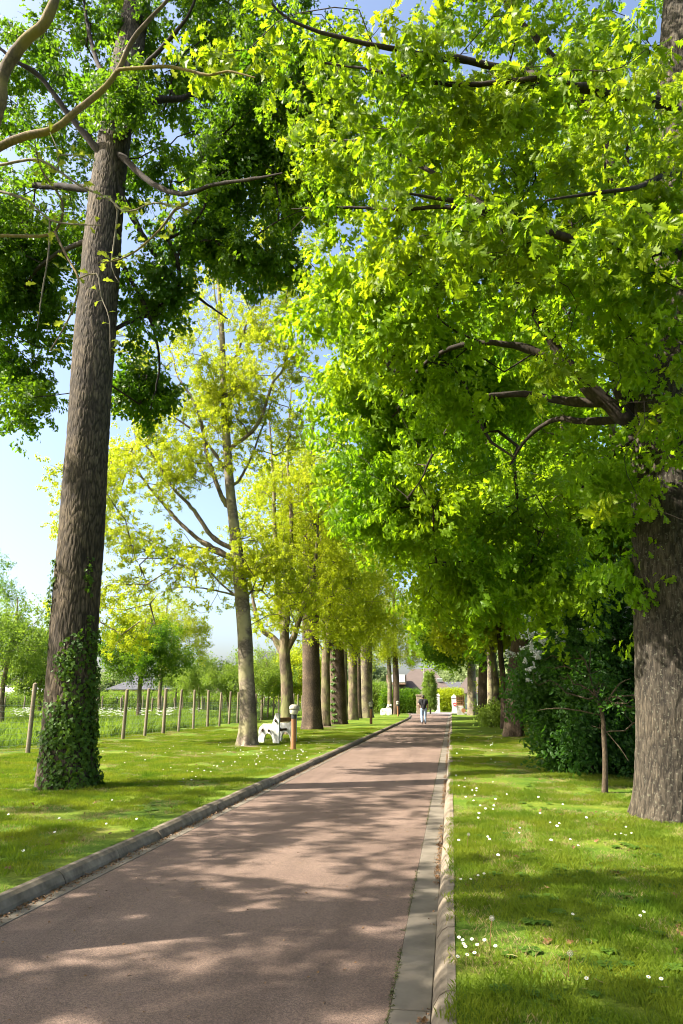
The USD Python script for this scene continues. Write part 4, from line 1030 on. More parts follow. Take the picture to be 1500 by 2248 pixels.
def wire_fence(label, base, n, step, h, r, mesh_h, seed, rails=9, vert=0.3, brace=False):
    rng = np.random.default_rng(seed)
    t = thing('wire_fence', label, 'fence')
    P0, D = np.asarray(base, float), np.asarray(step, float)
    for k in range(n):
        v, f = post_mesh(h * rng.uniform(.97, 1.03), r * rng.uniform(.9, 1.1), rng)
        obj('post', (v + P0 + D * k + [rng.normal(0, .04), rng.normal(0, .04), 0], f), POST, t, smooth=50)
    s = np.linalg.norm(D); u = D / s
    for k in range(rails):
        z = 0.08 + (mesh_h - 0.08) * k / (rails - 1)
        q = P0 + D * np.arange(0, n)[:, None] + [0.0, 0, z]
        q = q + np.cross(u, [0, 0, 1]) * r * 1.1
        obj('wire', tube(q, 0.0032, 3), WIRE, t)
    vs = []
    for d in np.arange(0, s * (n - 1), vert):
        q = P0 + u * d + np.cross(u, [0, 0, 1]) * r * 1.1
        vs.append(tube([q + [0, 0, .08], q + [0, 0, mesh_h]], 0.0026, 3, False))
    obj('wire_mesh', join(vs), WIRE, t, kind='stuff')
    return t


pA, pB = G(55, 1652), G(497, 1592)
pA[2] = pB[2] = 0
d = (pB - pA); L = np.linalg.norm(d); d /= L
stp = d * 2.12
wire_fence('row of round wooden posts with wire mesh between verge and meadow', pA - stp * 2, 31, stp, 1.80, .062, 1.25, 91)
fa = G(20, 1562); fa[2] = 0
wire_fence('distant post and mesh fence before the long hedge across the meadow', np.array([-80.0, 62, 0]), 34, np.array([2.0, .15, 0]), 1.7, .07, 1.3, 92, rails=8, vert=.5)
sf = G(690, 1570)
# stray posts standing in the meadow: braces and a leaning stake by the dark orchard tree
for k, (px, py, lab) in enumerate(((266, 1578, 'grey stake in the meadow, left of the dark round-headed tree'), (356, 1582, 'stake in the meadow just right of the dark round-headed tree'), (332, 1575, 'short stake leaning beside the dark tree trunk in the meadow'),
                                   (386, 1572, 'slim stake in the meadow below the small pale blossoming tree'), (448, 1570, 'weathered stake in the meadow under the spreading young fruit tree'))):
    b = G(px, py)
    v, f = post_mesh(1.5, .07, np.random.default_rng(k + 5), .10)
    t = thing('stake', lab, 'stake', (b[0], b[1], 0))
    obj('shaft', (v, f), POST, t, smooth=50)
    obj('tie', tube([(.0, -.085, 1.0), (.09, 0, 1.01), (0, .09, 1.0), (-.09, 0, 1.01), (.0, -.085, 1.0)], .012, 4), BLACK, t)


# ------------------------------------------------------------------ bollard lamps
def revolve(prof, n=20):
    m = trimesh.creation.revolve(np.array(prof, float), sections=n)
    return np.array(m.vertices), np.array(m.faces)


bpos = [G(644, 1645), G(815, 1590), G(874, 1573)]
blab = ['brown bollard lamp with a domed cap in front of the near white bench', 'bollard lamp standing before the pale grey oak', 'smallest bollard lamp, right of the far white bench']
b0 = thing('bollard_lamp', blab[0], 'bollard', bpos[0], group='bollard lamps along the left verge')
obj('shaft', revolve([(0, -.1), (.078, -.1), (.082, 0), (.078, .05), (.074, .86), (0, .86)]), BROWN, b0, smooth=40)
obj('collar', revolve([(0, .86), (.079, .86), (.079, .98), (.05, 1.0), (0, 1.0)]), BLACK, b0, smooth=40)
obj('lens', revolve([(0, .985), (.09, .985), (.122, 1.02), (.126, 1.10), (.12, 1.13), (0, 1.13)]), LAMP_LENS, b0, smooth=40)
obj('cap', revolve([(0, 1.13), (.138, 1.13), (.146, 1.145), (.142, 1.18), (.125, 1.225), (.085, 1.258), (.03, 1.27), (0, 1.27)]), LAMP_CAP, b0, smooth=40)
obj('band', revolve([(0.1, 1.122), (.135, 1.122), (.138, 1.139), (.1, 1.139)]), BLACK, b0)
for q, l in zip(bpos[1:], blab[1:]):
    copy_of(b0, q, 0.3, l, 'bollard', 'bollard lamps along the left verge')


# ------------------------------------------------------------------ white plank benches cut like grazing animals
def bench(label, loc, rot, s=1.0):
    from shapely.geometry import Polygon
    t = thing('plank_bench', label, 'bench', loc, rot)
    k = .00253 * s
    raw = [(535, 938), (533, 770), (552, 735), (600, 692), (745, 690), (770, 625), (795, 555), (812, 552), (850, 566), (852, 942), (766, 942), (760, 895), (742, 850), (715, 822), (680, 812), (650, 822), (632, 850), (622, 890), (616, 938)]
    poly = Polygon([((x - 690) * k, (942 - y) * k) for x, y in raw])
    crosses = [((602, 775), .034 * s), ((702, 778), .028 * s), ((803, 650), .034 * s)]
    depth = 1.15 * s
    for yy in (0.0, depth):
        m = trimesh.creation.extrude_polygon(poly, .075 * s, engine='earcut')
        v = np.array(m.vertices); v = np.c_[v[:, 0], -v[:, 2] + .0375 * s + yy, v[:, 1] - .02]
        obj('side_board', (v, np.array(m.faces)), WHITE, t)
    for (cx, cy), a in crosses:
        c = np.array([(cx - 690) * k, 0, (942 - cy) * k - .02])
        w = a * .55
        ln = depth + .22 * s
        hb = box(2 * a * 1.25, ln, w, (0, 0, 0), .004)
        vb1 = box(w, ln, a * 1.15, (0, 0, (w + a * 1.15) / 2 + .001), .004); vb2 = box(w, ln, a * 1.15, (0, 0, -(w + a * 1.15) / 2 - .001), .004)
        obj('beam', join([(v + c + [0, depth / 2, 0], f) for v, f in (hb, vb1, vb2)]), DARK_SLOT, t)
    c = np.array([(800 - 690) * k, depth / 2, (942 - 652) * k - .02])
    obj('back_rail', box(.10 * s, depth - .075 * s - .004, .14 * s, c + [.07 * s, 0, .03 * s], .006), BROWN, t)
    return t


sb = G(590, 1631)
bench('nearer white cut-out plank bench shaped like an animal, between maple and bollard', sb, -0.30)
sb2 = G(845, 1571)
bench('farther small white cut-out plank bench beside the slim pale trunk', sb2, -0.1, 1.02)


# ------------------------------------------------------------------ the walker
def hulls(chains):
    out = None
    for a, ra, b, rb in chains:
        h = m3.Manifold.batch_hull([m3.Manifold.sphere(ra, 18).translate(tuple(map(float, a))), m3.Manifold.sphere(rb, 18).translate(tuple(map(float, b)))])
        out = h if out is None else out + h
    return out


def soften(mf, edge=.02, it=8):
    m = mf.refine_to_length(edge).to_mesh()
    t = trimesh.Trimesh(np.array(m.vert_properties[:, :3], float), np.array(m.tri_verts), process=True)
    trimesh.smoothing.filter_taubin(t, iterations=it)
    return np.array(t.vertices), np.array(t.faces)


gp = G(931, 1589, ROAD_Z)
w_ = thing('person', 'person walking away up the drive in black t-shirt and light blue jeans', 'person', (gp[0], gp[1], ROAD_Z), 0.05)
hipL, hipR = (-.10, 0, .92), (.10, 0, .92)
knL, knR = (-.115, .06, .50), (.10, .03, .49)
anL, anR = (-.12, -.12, .13), (.10, .03, .09)
shL, shR = (-.20, 0, 1.44), (.20, 0, 1.44)
elL, elR = (-.31, -.10, 1.17), (.285, -.02, 1.15)
waL, waR = (-.235, .06, .98), (.27, .08, .90)
body = hulls([(hipL, .115, knL, .075), (hipR, .115, knR, .075), (knL, .07, anL, .045), (knR, .07, anR, .045), ((0, 0, .95), .15, (0, .01, 1.2), .135), ((-.06, 0, 1.2), .13, (-.10, 0, 1.40), .11), ((.06, 0, 1.2), .13, (.10, 0, 1.40), .11),
              (shL, .075, elL, .05), (shR, .075, elR, .05), (elL, .048, waL, .032), (elR, .048, waR, .032), ((-.15, 0, 1.45), .07, (.15, 0, 1.45), .07), ((0, 0, 1.45), .06, (0, .02, 1.56), .055), ((0, .02, 1.62), .075, (0, .03, 1.68), .092),
              ((0, .05, 1.60), .055, (0, .06, 1.58), .05), ((0, .12, 1.635), .014, (0, .13, 1.62), .016), ((-.088, .02, 1.64), .018, (-.09, .01, 1.66), .02), ((.088, .02, 1.64), .018, (.09, .01, 1.66), .02),
              (anL, .045, (-.12, -.08, .04), .04), (anR, .045, (.10, .10, .03), .035), ((-.12, -.08, .04), .035, (-.12, .06, .045), .035)])
for (wx, wy, wz), sgn in ((waL, -1), (waR, 1)):
    palm = (wx - sgn * .0, wy + .03, wz - .06)
    body += hulls([((wx, wy, wz), .03, palm, .036)])
    for j in range(4):
        o = np.array(palm) + [sgn * .0, (j - 1.5) * .019, -.02]
        L1 = (.045, .05, .048, .036)[j]
        m_ = o + [-sgn * .006, .006, -L1]; e_ = m_ + [-sgn * .02, .008, -L1 * .6]
        body += hulls([(o, .0105, m_, .0095), (m_, .0095, e_, .008)])
    th = np.array(palm) + [0, .03, .0]
    body += hulls([(th, .012, th + [-sgn * .012, .03, -.03], .010), (th + [-sgn * .012, .03, -.03], .010, th + [-sgn * .02, .035, -.055], .008)])
obj('body', soften(body, .022, 4), SKIN, w_, smooth=True)
shirt = hulls([((0, 0, .97), .165, (0, .01, 1.2), .155), ((-.07, 0, 1.2), .15, (-.11, 0, 1.40), .125), ((.07, 0, 1.2), .15, (.11, 0, 1.40), .125), (shL, .092, tuple(np.array(shL) * .4 + np.array(elL) * .6), .078), (shR, .092, tuple(np.array(shR) * .4 + np.array(elR) * .6), .078), ((-.14, 0, 1.46), .08, (.14, 0, 1.46), .08)])
shirt = shirt.trim_by_plane((0, 0, 1), .90)
obj('shirt', soften(shirt, .03, 6), SHIRT, w_, smooth=True)
jeans = hulls([(hipL, .128, knL, .092), (hipR, .128, knR, .092), (knL, .086, anL, .062), (knR, .086, anR, .062), ((-.05, 0, .92), .135, (.05, 0, .92), .135)]).trim_by_plane((0, 0, -1), -.97)
obj('jeans', soften(jeans, .03, 6), JEANS, w_, smooth=True)
hair = hulls([((0, .005, 1.66), .088, (0, .02, 1.695), .10), ((0, -.02, 1.62), .07, (0, -.01, 1.66), .085)])
obj('hair', soften(hair, .02, 6), HAIR, w_, smooth=True)
for a, tip, nm in (((-.12, -.11, .06), (-.12, .05, .035), 'shoe'), ((.10, .02, .05), (.11, .16, .035), 'shoe')):
    obj(nm, soften(hulls([(a, .052, tip, .042)]).trim_by_plane((0, 0, 1), 0.002), .02, 3), SHOE, w_, smooth=True)

# ------------------------------------------------------------------ the gate end: pillars, sign, cypress, hedges, houses
def pillar(label, px, py, hpx, wpx, mat, cap=True):
    b = G(px, py, ROAD_Z)
    sc = ((b - EYE) @ fw) / 1500
    h, w = hpx * sc, wpx * sc
    t = thing('gate_pillar', label, 'pillar', (b[0], b[1], ROAD_Z))
    obj('plinth', box(w * 1.12, w * 1.12, .3, (0, 0, .15), .02), mat, t)
    obj('shaft', box(w, w, h - .3 - .35, (0, 0, .3 + (h - .65) / 2), .02), mat, t)
    if cap:
        obj('cornice', box(w * 1.22, w * 1.22, .12, (0, 0, h - .35 + .06), .02), mat, t)
        c = m3.Manifold.batch_hull([m3.Manifold.cube((w * 1.1, w * 1.1, .02), True), m3.Manifold.sphere(.04, 12).translate((0, 0, .22))]).translate((0, 0, h - .22)).to_mesh()
        obj('cap', (np.array(c.vert_properties[:, :3]), np.array(c.tri_verts)), mat, t)
    else:
        obj('cap', box(w * 1.15, w * 1.15, .14, (0, 0, h - .28), .02), mat, t)
    return t, b, h, w


pillar('pale gate pillar with pointed cap, beside the column-shaped cypress', 962, 1565, 42, 9.0, STONE_PALE)
p2, pb2, ph2, pw2 = pillar('pale gate pillar carrying the round no entry sign', 998.5, 1566, 39, 10.5, STONE_PALE)
pillar('brown stone gate pillar just left of the walker', 921.5, 1568, 46, 12.5, STONE_BROWN, cap=False)
sc = ((pb2 - EYE) @ fw) / 1500
sg = thing('no_entry_sign', 'round red no entry sign with white bar, on the pale pillar', 'sign', (pb2[0] + .05, pb2[1] - pw2 / 2 - .03, ROAD_Z + 19 * sc))
disc = trimesh.creation.cylinder(.20, .02, sections=32); v = np.array(disc.vertices) @ np.array([[1, 0, 0], [0, 0, 1], [0, -1, 0.0]])
obj('disc', (v, np.array(disc.faces)), RED_PAINT, sg)
obj('bar', box(.27, .008, .075, (0, -.015, 0), .002), WHITE, sg)
rim = trimesh.creation.annulus(.2005, .225, .024, sections=32); v = np.array(rim.vertices) @ np.array([[1, 0, 0], [0, 0, 1], [0, -1, 0.0]])
obj('rim', (v, np.array(rim.faces)), WHITE, sg)
ss = G(1012, 1570)
sc = ((ss - EYE) @ fw) / 1500
sn = thing('signboard', 'wooden grid signboard on a pale stone base beside the last right oak', 'sign', (ss[0], ss[1], 0))
W_, H_ = 15.5 * sc, 22 * sc
z0 = 20 * sc
bm = m3.Manifold.batch_hull([m3.Manifold.cube((16.5 * sc, .5, .1), True).translate((0, 0, .05)), m3.Manifold.cube((12 * sc, .4, .1), True).translate((0, 0, z0 - .05))]).to_mesh()
obj('base', (np.array(bm.vert_properties[:, :3]), np.array(bm.tri_verts)), STONE_GREY, sn)
for xx in np.linspace(-W_ / 2, W_ / 2, 4):
    obj('upright', box(.07, .07, H_, (xx, -.02, z0 + H_ / 2), .008), BROWN, sn)
for k, zz in enumerate(np.linspace(.04, H_ - .04, 5)):
    obj('crossbar', box(W_ + .12, .05, .065, (0, -.085, z0 + zz), .008), BROWN, sn)
obj('back_panel', box(W_, .03, H_ * .86, (0, .05, z0 + H_ * .45), .006), rough_mat('board_cream', (0.42, 0.34, 0.22), (0.52, 0.43, 0.30), 8.0), sn)
rd = trimesh.creation.cylinder(.20, .05, sections=24); v = np.array(rd.vertices) @ np.array([[1, 0, 0], [0, 0, 1], [0, -1, 0.0]]) + [.26, -.3, .42]
obj('plaque', (v, np.array(rd.faces)), BROWN, sn)


def mass(name, label, cat, bx, seed, n, protos, mat, scale=(.9, 1.5), kind=None, core=True):
    """A clipped hedge: leafy shoots over the faces of a box (x0,x1,y0,y1,z1), twiggy core inside."""
    x0, x1, y0, y1, z1 = bx
    rng = np.random.default_rng(seed)
    t = thing(name, label, cat)
    dx, dy = x1 - x0, y1 - y0
    if core:
        obj('twiggy_core', box(dx - .3, dy - .25, z1 - .2, ((x0 + x1) / 2, (y0 + y1) / 2, (z1 - .2) / 2), .05), BARK_DARK, t)
    face = rng.random(n)
    px, py, pz = rng.uniform(x0, x1, n), rng.uniform(y0, y1, n), rng.uniform(0.05, z1, n)
    fr = face < .6; tp = face >= .75
    py[fr] = y0 + rng.normal(0, .06, fr.sum()); pz[tp] = z1 + rng.normal(0, .07, tp.sum())
    nn = rng.normal(0, .5, (n, 3)); nn[fr, 1] -= 1; nn[tp, 2] += 1
    instancer('leaves', t, protos, [mat] * len(protos), np.c_[px, py, pz], frames(nn, rng), rng.uniform(*scale, n), rng.integers(0, len(protos), n))
    return t


HB = SPRIG_MIX[:3]
yH = 80.0
mass('hedge', 'dark clipped hedge left of the brown stone pillar', 'hedge', (-7.6, -3.7, 77.5, 79, 1.75), 101, 900, HB, LEAF_DARK)
mass('hedge', 'sunny light green hedge seen between the two pale pillars', 'hedge', (-1.6, 1.2, 88.5, 90, 1.9), 102, 900, HB, LEAF_LIME)
mass('hedge', 'bushy bright hedge behind the far white bench', 'hedge', (-12.5, -7.2, 80, 81.5, 2.6), 103, 1000, HB, LEAF_ORCHARD)
mass('hedge', 'long dark hedge closing off the far side of the meadow', 'hedge', (-105, -13.5, 92, 94, 1.75), 104, 6500, HB, LEAF_ORCHARD, scale=(.9, 1.6))
mass('hedge', 'bright garden hedge glimpsed between trunks of the right row', 'hedge', (2.5, 14.0, 60, 61.5, 2.2), 105, 1500, HB, LEAF_LIME, scale=(1, 1.7))
mass('hedge', 'overgrown screen of dark shrubs behind the right verge', 'hedge', (5.0, 8.0, 16, 58, 3.6), 106, 4200, SPRIG_FAR, LEAF_SHADE, scale=(.9, 1.6))
cy = G(945, 1566); sc = ((cy - EYE) @ fw) / 1500
rng = np.random.default_rng(107)
ct = thing('cypress_tree', 'narrow column of pale green foliage beside the pale gate pillar', 'tree', (cy[0], cy[1] + .4, 0))
hc = 84 * sc
obj('trunk', tube([(0, 0, -.1), (0, 0, hc * .5), (0, 0, hc * .93)], [.09, .06, .02], 8), BARK_MID, ct)
n = 900
z = rng.uniform(.25, hc, n); a = rng.uniform(0, 6.28, n); rad = .42 * np.clip((hc - z) / 1.6, .2, 1) ** .6 * rng.uniform(.6, 1.08, n)
q = np.c_[np.cos(a) * rad, np.sin(a) * rad, z]
instancer('crown', ct, SPRIG_SHRUB, [LEAF_ORCHARD] * 3, q, frames(np.c_[np.cos(a), np.sin(a), rng.uniform(.2, 1.6, n)], rng), rng.uniform(.7, 1.2, n), rng.integers(0, 3, n))
lp = G(933, 1560); lp = P(933, 1560, 96.0)
lt = thing('lamp_post', 'thin grey lamp post rising behind the brown stone pillar', 'lamp post', (lp[0], lp[1], 0))
obj('pole', tube([(0, 0, 0), (0, 0, 3), (0, 0, 5.6)], [.07, .055, .045], 8), STONE_GREY, lt)
obj('lamp_head', box(.5, .22, .12, (.2, 0, 5.65), .03), BLACK, lt)


def hip_roof(x0, x1, y0, y1, z0, h, ridge, ov=.5, gable=False):
    """Hipped (or gabled) roof as a closed shell with a fascia."""
    x0, x1, y0, y1 = x0 - ov, x1 + ov, y0 - ov, y1 + ov
    ym = (y0 + y1) / 2; xm = (x0 + x1) / 2
    a, b = (x0, x1) if gable else (xm - ridge / 2, xm + ridge / 2)
    v = np.array([(x0, y0, z0), (x1, y0, z0), (x1, y1, z0), (x0, y1, z0), (x0, y0, z0 + .16), (x1, y0, z0 + .16), (x1, y1, z0 + .16), (x0, y1, z0 + .16), (a, ym, z0 + h), (b, ym, z0 + h)], float)
    f = [(0, 2, 1), (0, 3, 2)]
    for k in range(4):
        p_, q_ = k, (k + 1) % 4
        f += [(p_, q_, q_ + 4), (p_, q_ + 4, p_ + 4)]
    f += [(4, 5, 9), (4, 9, 8), (5, 6, 9), (6, 7, 8), (6, 8, 9), (7, 4, 8)]
    return v, np.array(f)


def house(label, x0, x1, y0, y1, hw, hr, ridge, wall, roof, wins=(), gable=False, name='house', chimney=None, side_gable=False, extra=None):
    t = thing(name, label, 'house', ((x0 + x1) / 2, (y0 + y1) / 2, 0))
    cx, cy_ = (x0 + x1) / 2, (y0 + y1) / 2
    dx, dy = (x1 - x0) / 2, (y1 - y0) / 2
    obj('wall', box(2 * dx, 2 * dy, hw + .2, (0, 0, (hw - .2) / 2), 0), wall, t)
    v, f = hip_roof(-dx, dx, -dy, dy, hw, hr, ridge, gable=gable)
    if side_gable:
        pass
    rf = obj('roof', (v, f), roof, t)
    if gable:
        for sx in (-1, 1):
            x = sx * (dx - .05)
            gv = np.array([(x, -dy, hw), (x, dy, hw), (x, 0, hw + hr - .35), (x + sx * .045, -dy, hw), (x + sx * .045, dy, hw), (x + sx * .045, 0, hw + hr - .35)])
            gf = np.array([(0, 1, 2), (3, 5, 4), (0, 2, 5), (0, 5, 3), (1, 4, 5), (1, 5, 2), (0, 3, 4), (0, 4, 1)])
            obj('gable_end', (gv, gf), wall, t)
    if chimney:
        obj('chimney', box(.6, .6, 1.6, chimney, .03), BRICK_RED, rf)
    for (wx, wz, ww, wh, m_) in wins:
        fr = obj('window', join([box(ww + .16, .08, .08, (wx, -dy - .035, wz + wh / 2 + .04)), box(ww + .16, .08, .08, (wx, -dy - .035, wz - wh / 2 - .04)), box(.08, .08, wh - .004, (wx - ww / 2 - .04, -dy - .035, wz)), box(.08, .08, wh - .004, (wx + ww / 2 + .04, -dy - .035, wz)), box(.06, .07, wh - .004, (wx, -dy - .035, wz))]), FRAME_W, t)
        obj('pane', box(ww, .03, wh, (wx, -dy - .018, wz)), m_, fr)
    if extra:
        extra(t, dx, dy)
    return t


def dormer(t, dx, dy):
    c = np.array([-3.6, -dy + .6, 3.9])
    obj('dormer', box(2.7, 2.4, 1.35, c + [0, 0, .25], .02), BRICK_RED, t)
    obj('dormer_shutter', box(2.2, .06, 1.05, c + [.2, -1.24, .4], .01), SHUTTER, t)
    obj('skylight', box(.8, .05, .7, (2.6, -dy + 1.6, 4.1), .01, rot=[[1, 0, 0], [0, .7, -.7], [0, .7, .7]]), SHUTTER, t)


Yh = 102.0
hx0, hx1 = P(862, 1540, Yh)[0], P(992, 1540, Yh)[0]
house('large low house with a broad brown tiled hip roof behind the gate', hx0, hx1, Yh, Yh + 9, 1.9, 3.9, 3.2, BRICK_BEIGE, ROOF_TILE, [], extra=dormer)
Yk = 110.0
house('brown hip-roofed house right of the no entry pillar', P(1008, 1540, Yk)[0], P(1100, 1540, Yk)[0], Yk, Yk + 9, 2.2, 2.6, 3.5, STONE_PALE, ROOF_TILE, [])
g1 = P(986, 1540, 125)[0]
house('small white gabled house showing between the two brown roofs', g1 - 1.3, g1 + 3.2, 124, 130, 2.6, 1.8, 1, STONE_PALE, SLATE, [], gable=True)
Yb = 118.0
house('brick house with grey hip roof beyond the dark orchard tree', P(238, 1540, Yb)[0], P(372, 1540, Yb)[0], Yb, Yb + 9, 3.0, 2.2, 6, BRICK_PINK, SLATE, [(-4, 1.6, 1.4, 1.3, WINDOW), (-1.0, 1.6, 1.2, 1.3, WINDOW), (2.6, 1.5, 1.2, 1.4, WINDOW)], chimney=(1.5, 0, 5.0))
house('low pink-walled building right of the grey hip-roofed house', P(376, 1540, Yb + 4)[0], P(430, 1540, Yb + 4)[0], Yb + 4, Yb + 11, 2.6, 1.0, 3, BRICK_PINK, ROOF_TILE, [(1.2, 1.5, 1.6, .9, SHUTTER)])
house('tall house with steep dark slate gable behind the maples', P(556, 1540, Yb)[0], P(640, 1540, Yb)[0], Yb, Yb + 9, 4.2, 5.6, 3, BRICK_PINK, SLATE, [(-1.6, 2.0, 1.6, 1.3, SHUTTER), (1.7, 2.0, 1.4, 1.3, WINDOW)], gable=True, chimney=(2.0, .5, 8.4))
house('pale bungalow with white shutters beyond the hedge, left of the ivied trunks', P(420, 1540, Yb + 2)[0], P(530, 1540, Yb + 2)[0], Yb + 2, Yb + 10, 2.3, 1.3, 5, BRICK_PINK, ROOF_TILE, [(-2.6, 1.5, 2.0, .9, SHUTTER), (2.0, 1.5, 2.0, .9, SHUTTER)])
sh = thing('long_shed', 'long low grey-roofed shed at the left edge beyond the meadow', 'shed', (0, 0, 0))
sx0, sx1 = P(-120, 1540, 112)[0], P(97, 1540, 112)[0]
obj('wall', box(sx1 - sx0, 8, 2.2, ((sx0 + sx1) / 2, 116, 1.1)), BRICK_BEIGE, sh)
v, f = hip_roof(sx0, sx1, 112, 120, 2.0, 1.5, 1, gable=True)
obj('roof', (v, f), SHEET_GREY, sh)

# ------------------------------------------------------------------ orchard and distant trees
def field_tree(name, label, px, py, Y, hgt, rad, seed, leafmat, protos=SPRIG_FAR, n_att=190, n_sprig=700, trunk_r=.12, low=.42, bark_mat=BARK_MID, scale=(.8, 1.2), cat='tree', cut=.46, group=None, flat=1.0, gap=1.0):
    b = P(px, py, Y); b[2] = 0
    rng = np.random.default_rng(seed)
    q = np.array([b - [0, 0, .05], b + [rng.normal(0, .06), 0, hgt * low * .5], b + [rng.normal(0, .1), 0, hgt * low], b + [rng.normal(0, .15), 0, hgt * .75], b + [0, 0, hgt * .93]])
    zc = hgt * (low + 1) / 2
    cells = [(b[0], b[1], zc, rad, rad, hgt * (1 - low) / 2 * flat), (b[0] + rad * .35, b[1], zc - hgt * .1, rad * .8, rad * .7, hgt * (1 - low) * .32), (b[0] - rad * .4, b[1], zc - hgt * .05, rad * .7, rad * .7, hgt * (1 - low) * .33)]
    return tree(name, label, b, q, trunk_r * np.array([1, .9, .8, .5, .15]), bark_mat, cells, n_att, protos, leafmat, n_sprig, seed, sides=12, step=.4, flare=.25, start_z=hgt * low * .8, gap=gap, cut=cut, r0=.008, scale=scale, cat=cat, group=group, jitter=.2)


field_tree('fruit_tree', 'dark green round-headed tree standing in the meadow behind the fence', 303, 1585, 42.0, 6.9, 2.7, 121, LEAF_DARK, SPRIG_MIX, 300, 1500, .16, .36)
field_tree('fruit_tree', 'tall yellow-green tree behind the dark round-headed one', 350, 1580, 50, 9.5, 3.0, 122, LEAF_LIME, SPRIG_MIX, 300, 1200, .15, .4)
field_tree('fruit_tree', 'small pale blossoming tree to the left of the slate-roofed house', 385, 1570, 62, 4.6, 1.9, 123, LEAF_ORCHARD, SPRIG_MIX, 160, 550, .09, .42)
field_tree('fruit_tree', 'spreading young fruit tree left of the maple trunk', 436, 1575, 55, 4.4, 1.9, 124, LEAF_ORCHARD, SPRIG_MIX, 180, 650, .08, .40)
field_tree('fruit_tree', 'low orchard tree whose crown touches the maple trunk', 505, 1575, 50, 4.3, 2.0, 125, LEAF_ORCHARD, SPRIG_MIX, 180, 650, .08, .42)
field_tree('fruit_tree', 'light orchard tree seen between the maple and the low-forking trunk', 575, 1575, 48, 4.6, 1.9, 126, LEAF_ORCHARD, SPRIG_MIX, 180, 650, .08, .42)
field_tree('fruit_tree', 'sparse spring tree at the left edge with long open boughs', 5, 1580, 30, 6.6, 2.1, 127, LEAF_ORCHARD, SPRIG_MIX, 200, 480, .13, .30, gap=.8)
field_tree('walnut_tree', 'taller dark-leaved tree cut off by the left edge', -95, 1590, 36, 9.8, 3.0, 128, LEAF_DARK, SPRIG_MIX, 260, 1000, .2, .3)
field_tree('fruit_tree', 'pale greyish tree behind the ivied oak trunk', 85, 1570, 58, 7.2, 3.2, 129, LEAF_ORCHARD, SPRIG_FAR, 260, 900, .16, .28)
field_tree('fruit_tree', 'bushy yellow-green tree right of the slate-roofed house', 655, 1570, 68, 6.5, 2.8, 130, LEAF_LIME, SPRIG_FAR, 220, 800, .12, .25)
rng = np.random.default_rng(140)
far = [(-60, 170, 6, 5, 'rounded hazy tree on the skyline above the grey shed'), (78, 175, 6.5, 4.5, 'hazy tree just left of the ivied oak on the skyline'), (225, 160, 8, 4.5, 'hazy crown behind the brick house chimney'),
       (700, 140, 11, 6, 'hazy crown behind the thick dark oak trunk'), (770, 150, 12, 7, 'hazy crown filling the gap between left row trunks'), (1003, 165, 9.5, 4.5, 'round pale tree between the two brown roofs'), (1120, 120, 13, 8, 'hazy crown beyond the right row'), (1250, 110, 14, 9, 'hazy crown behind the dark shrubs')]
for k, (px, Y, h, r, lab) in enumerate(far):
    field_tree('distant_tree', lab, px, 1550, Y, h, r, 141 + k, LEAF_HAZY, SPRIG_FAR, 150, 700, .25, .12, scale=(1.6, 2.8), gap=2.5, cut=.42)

# right background: trees beyond the shrubs so that the row has depth
for k, (px, Y, h, r, lab) in enumerate(((1260, 30, 14, 4.0, 'leafy oak deep behind the lilac bush'), (1400, 24, 14, 4.0, 'leafy oak hidden behind the great right trunk'), (1180, 48, 15, 4.5, 'leafy oak behind the slender right row stems'))):
    b = P(px, 1550, Y); b[2] = 0
    field_tree('oak_tree', lab, px, 1550, Y, h, r, 160 + k, LEAF_MID, SPRIG_FAR, 300, 1500, .28, .25)


# ------------------------------------------------------------------ grass, flowers, litter
def blade_patch(rng, n, size, h, w, lean=.5):
    x, y = rng.uniform(-size / 2, size / 2, n), rng.uniform(-size / 2, size / 2, n)
    a = rng.uniform(0, 6.28, n); hh = h * rng.uniform(.45, 1.2, n); l = rng.uniform(.1, lean, n) * hh
    ww = w * rng.uniform(.7, 1.3, n)
    dx, dy = np.cos(a), np.sin(a)
    b = rng.uniform(0, 6.28, n); lx, ly = np.cos(b) * l, np.sin(b) * l
    v = np.stack([np.stack([x - dx * ww, y - dy * ww, 0 * x - .004], -1), np.stack([x + dx * ww, y + dy * ww, 0 * x - .004], -1),
                  np.stack([x + lx * .4 + dx * ww * .7, y + ly * .4 + dy * ww * .7, hh * .6], -1), np.stack([x + lx, y + ly, hh], -1)], 1).reshape(-1, 3)
    k = np.arange(n) * 4
    f = np.concatenate([np.stack([k, k + 1, k + 2], -1), np.stack([k, k + 2, k + 3], -1)])
    return v, f


rg = np.random.default_rng(200)
G_LAWN = [blade_patch(rg, 300, .30, .036, .0017, 1.0) for _ in range(3)] + [blade_patch(rg, 150, .30, .06, .0024, 1.0), blade_patch(rg, 90, .30, .03, .002, 1.2)]


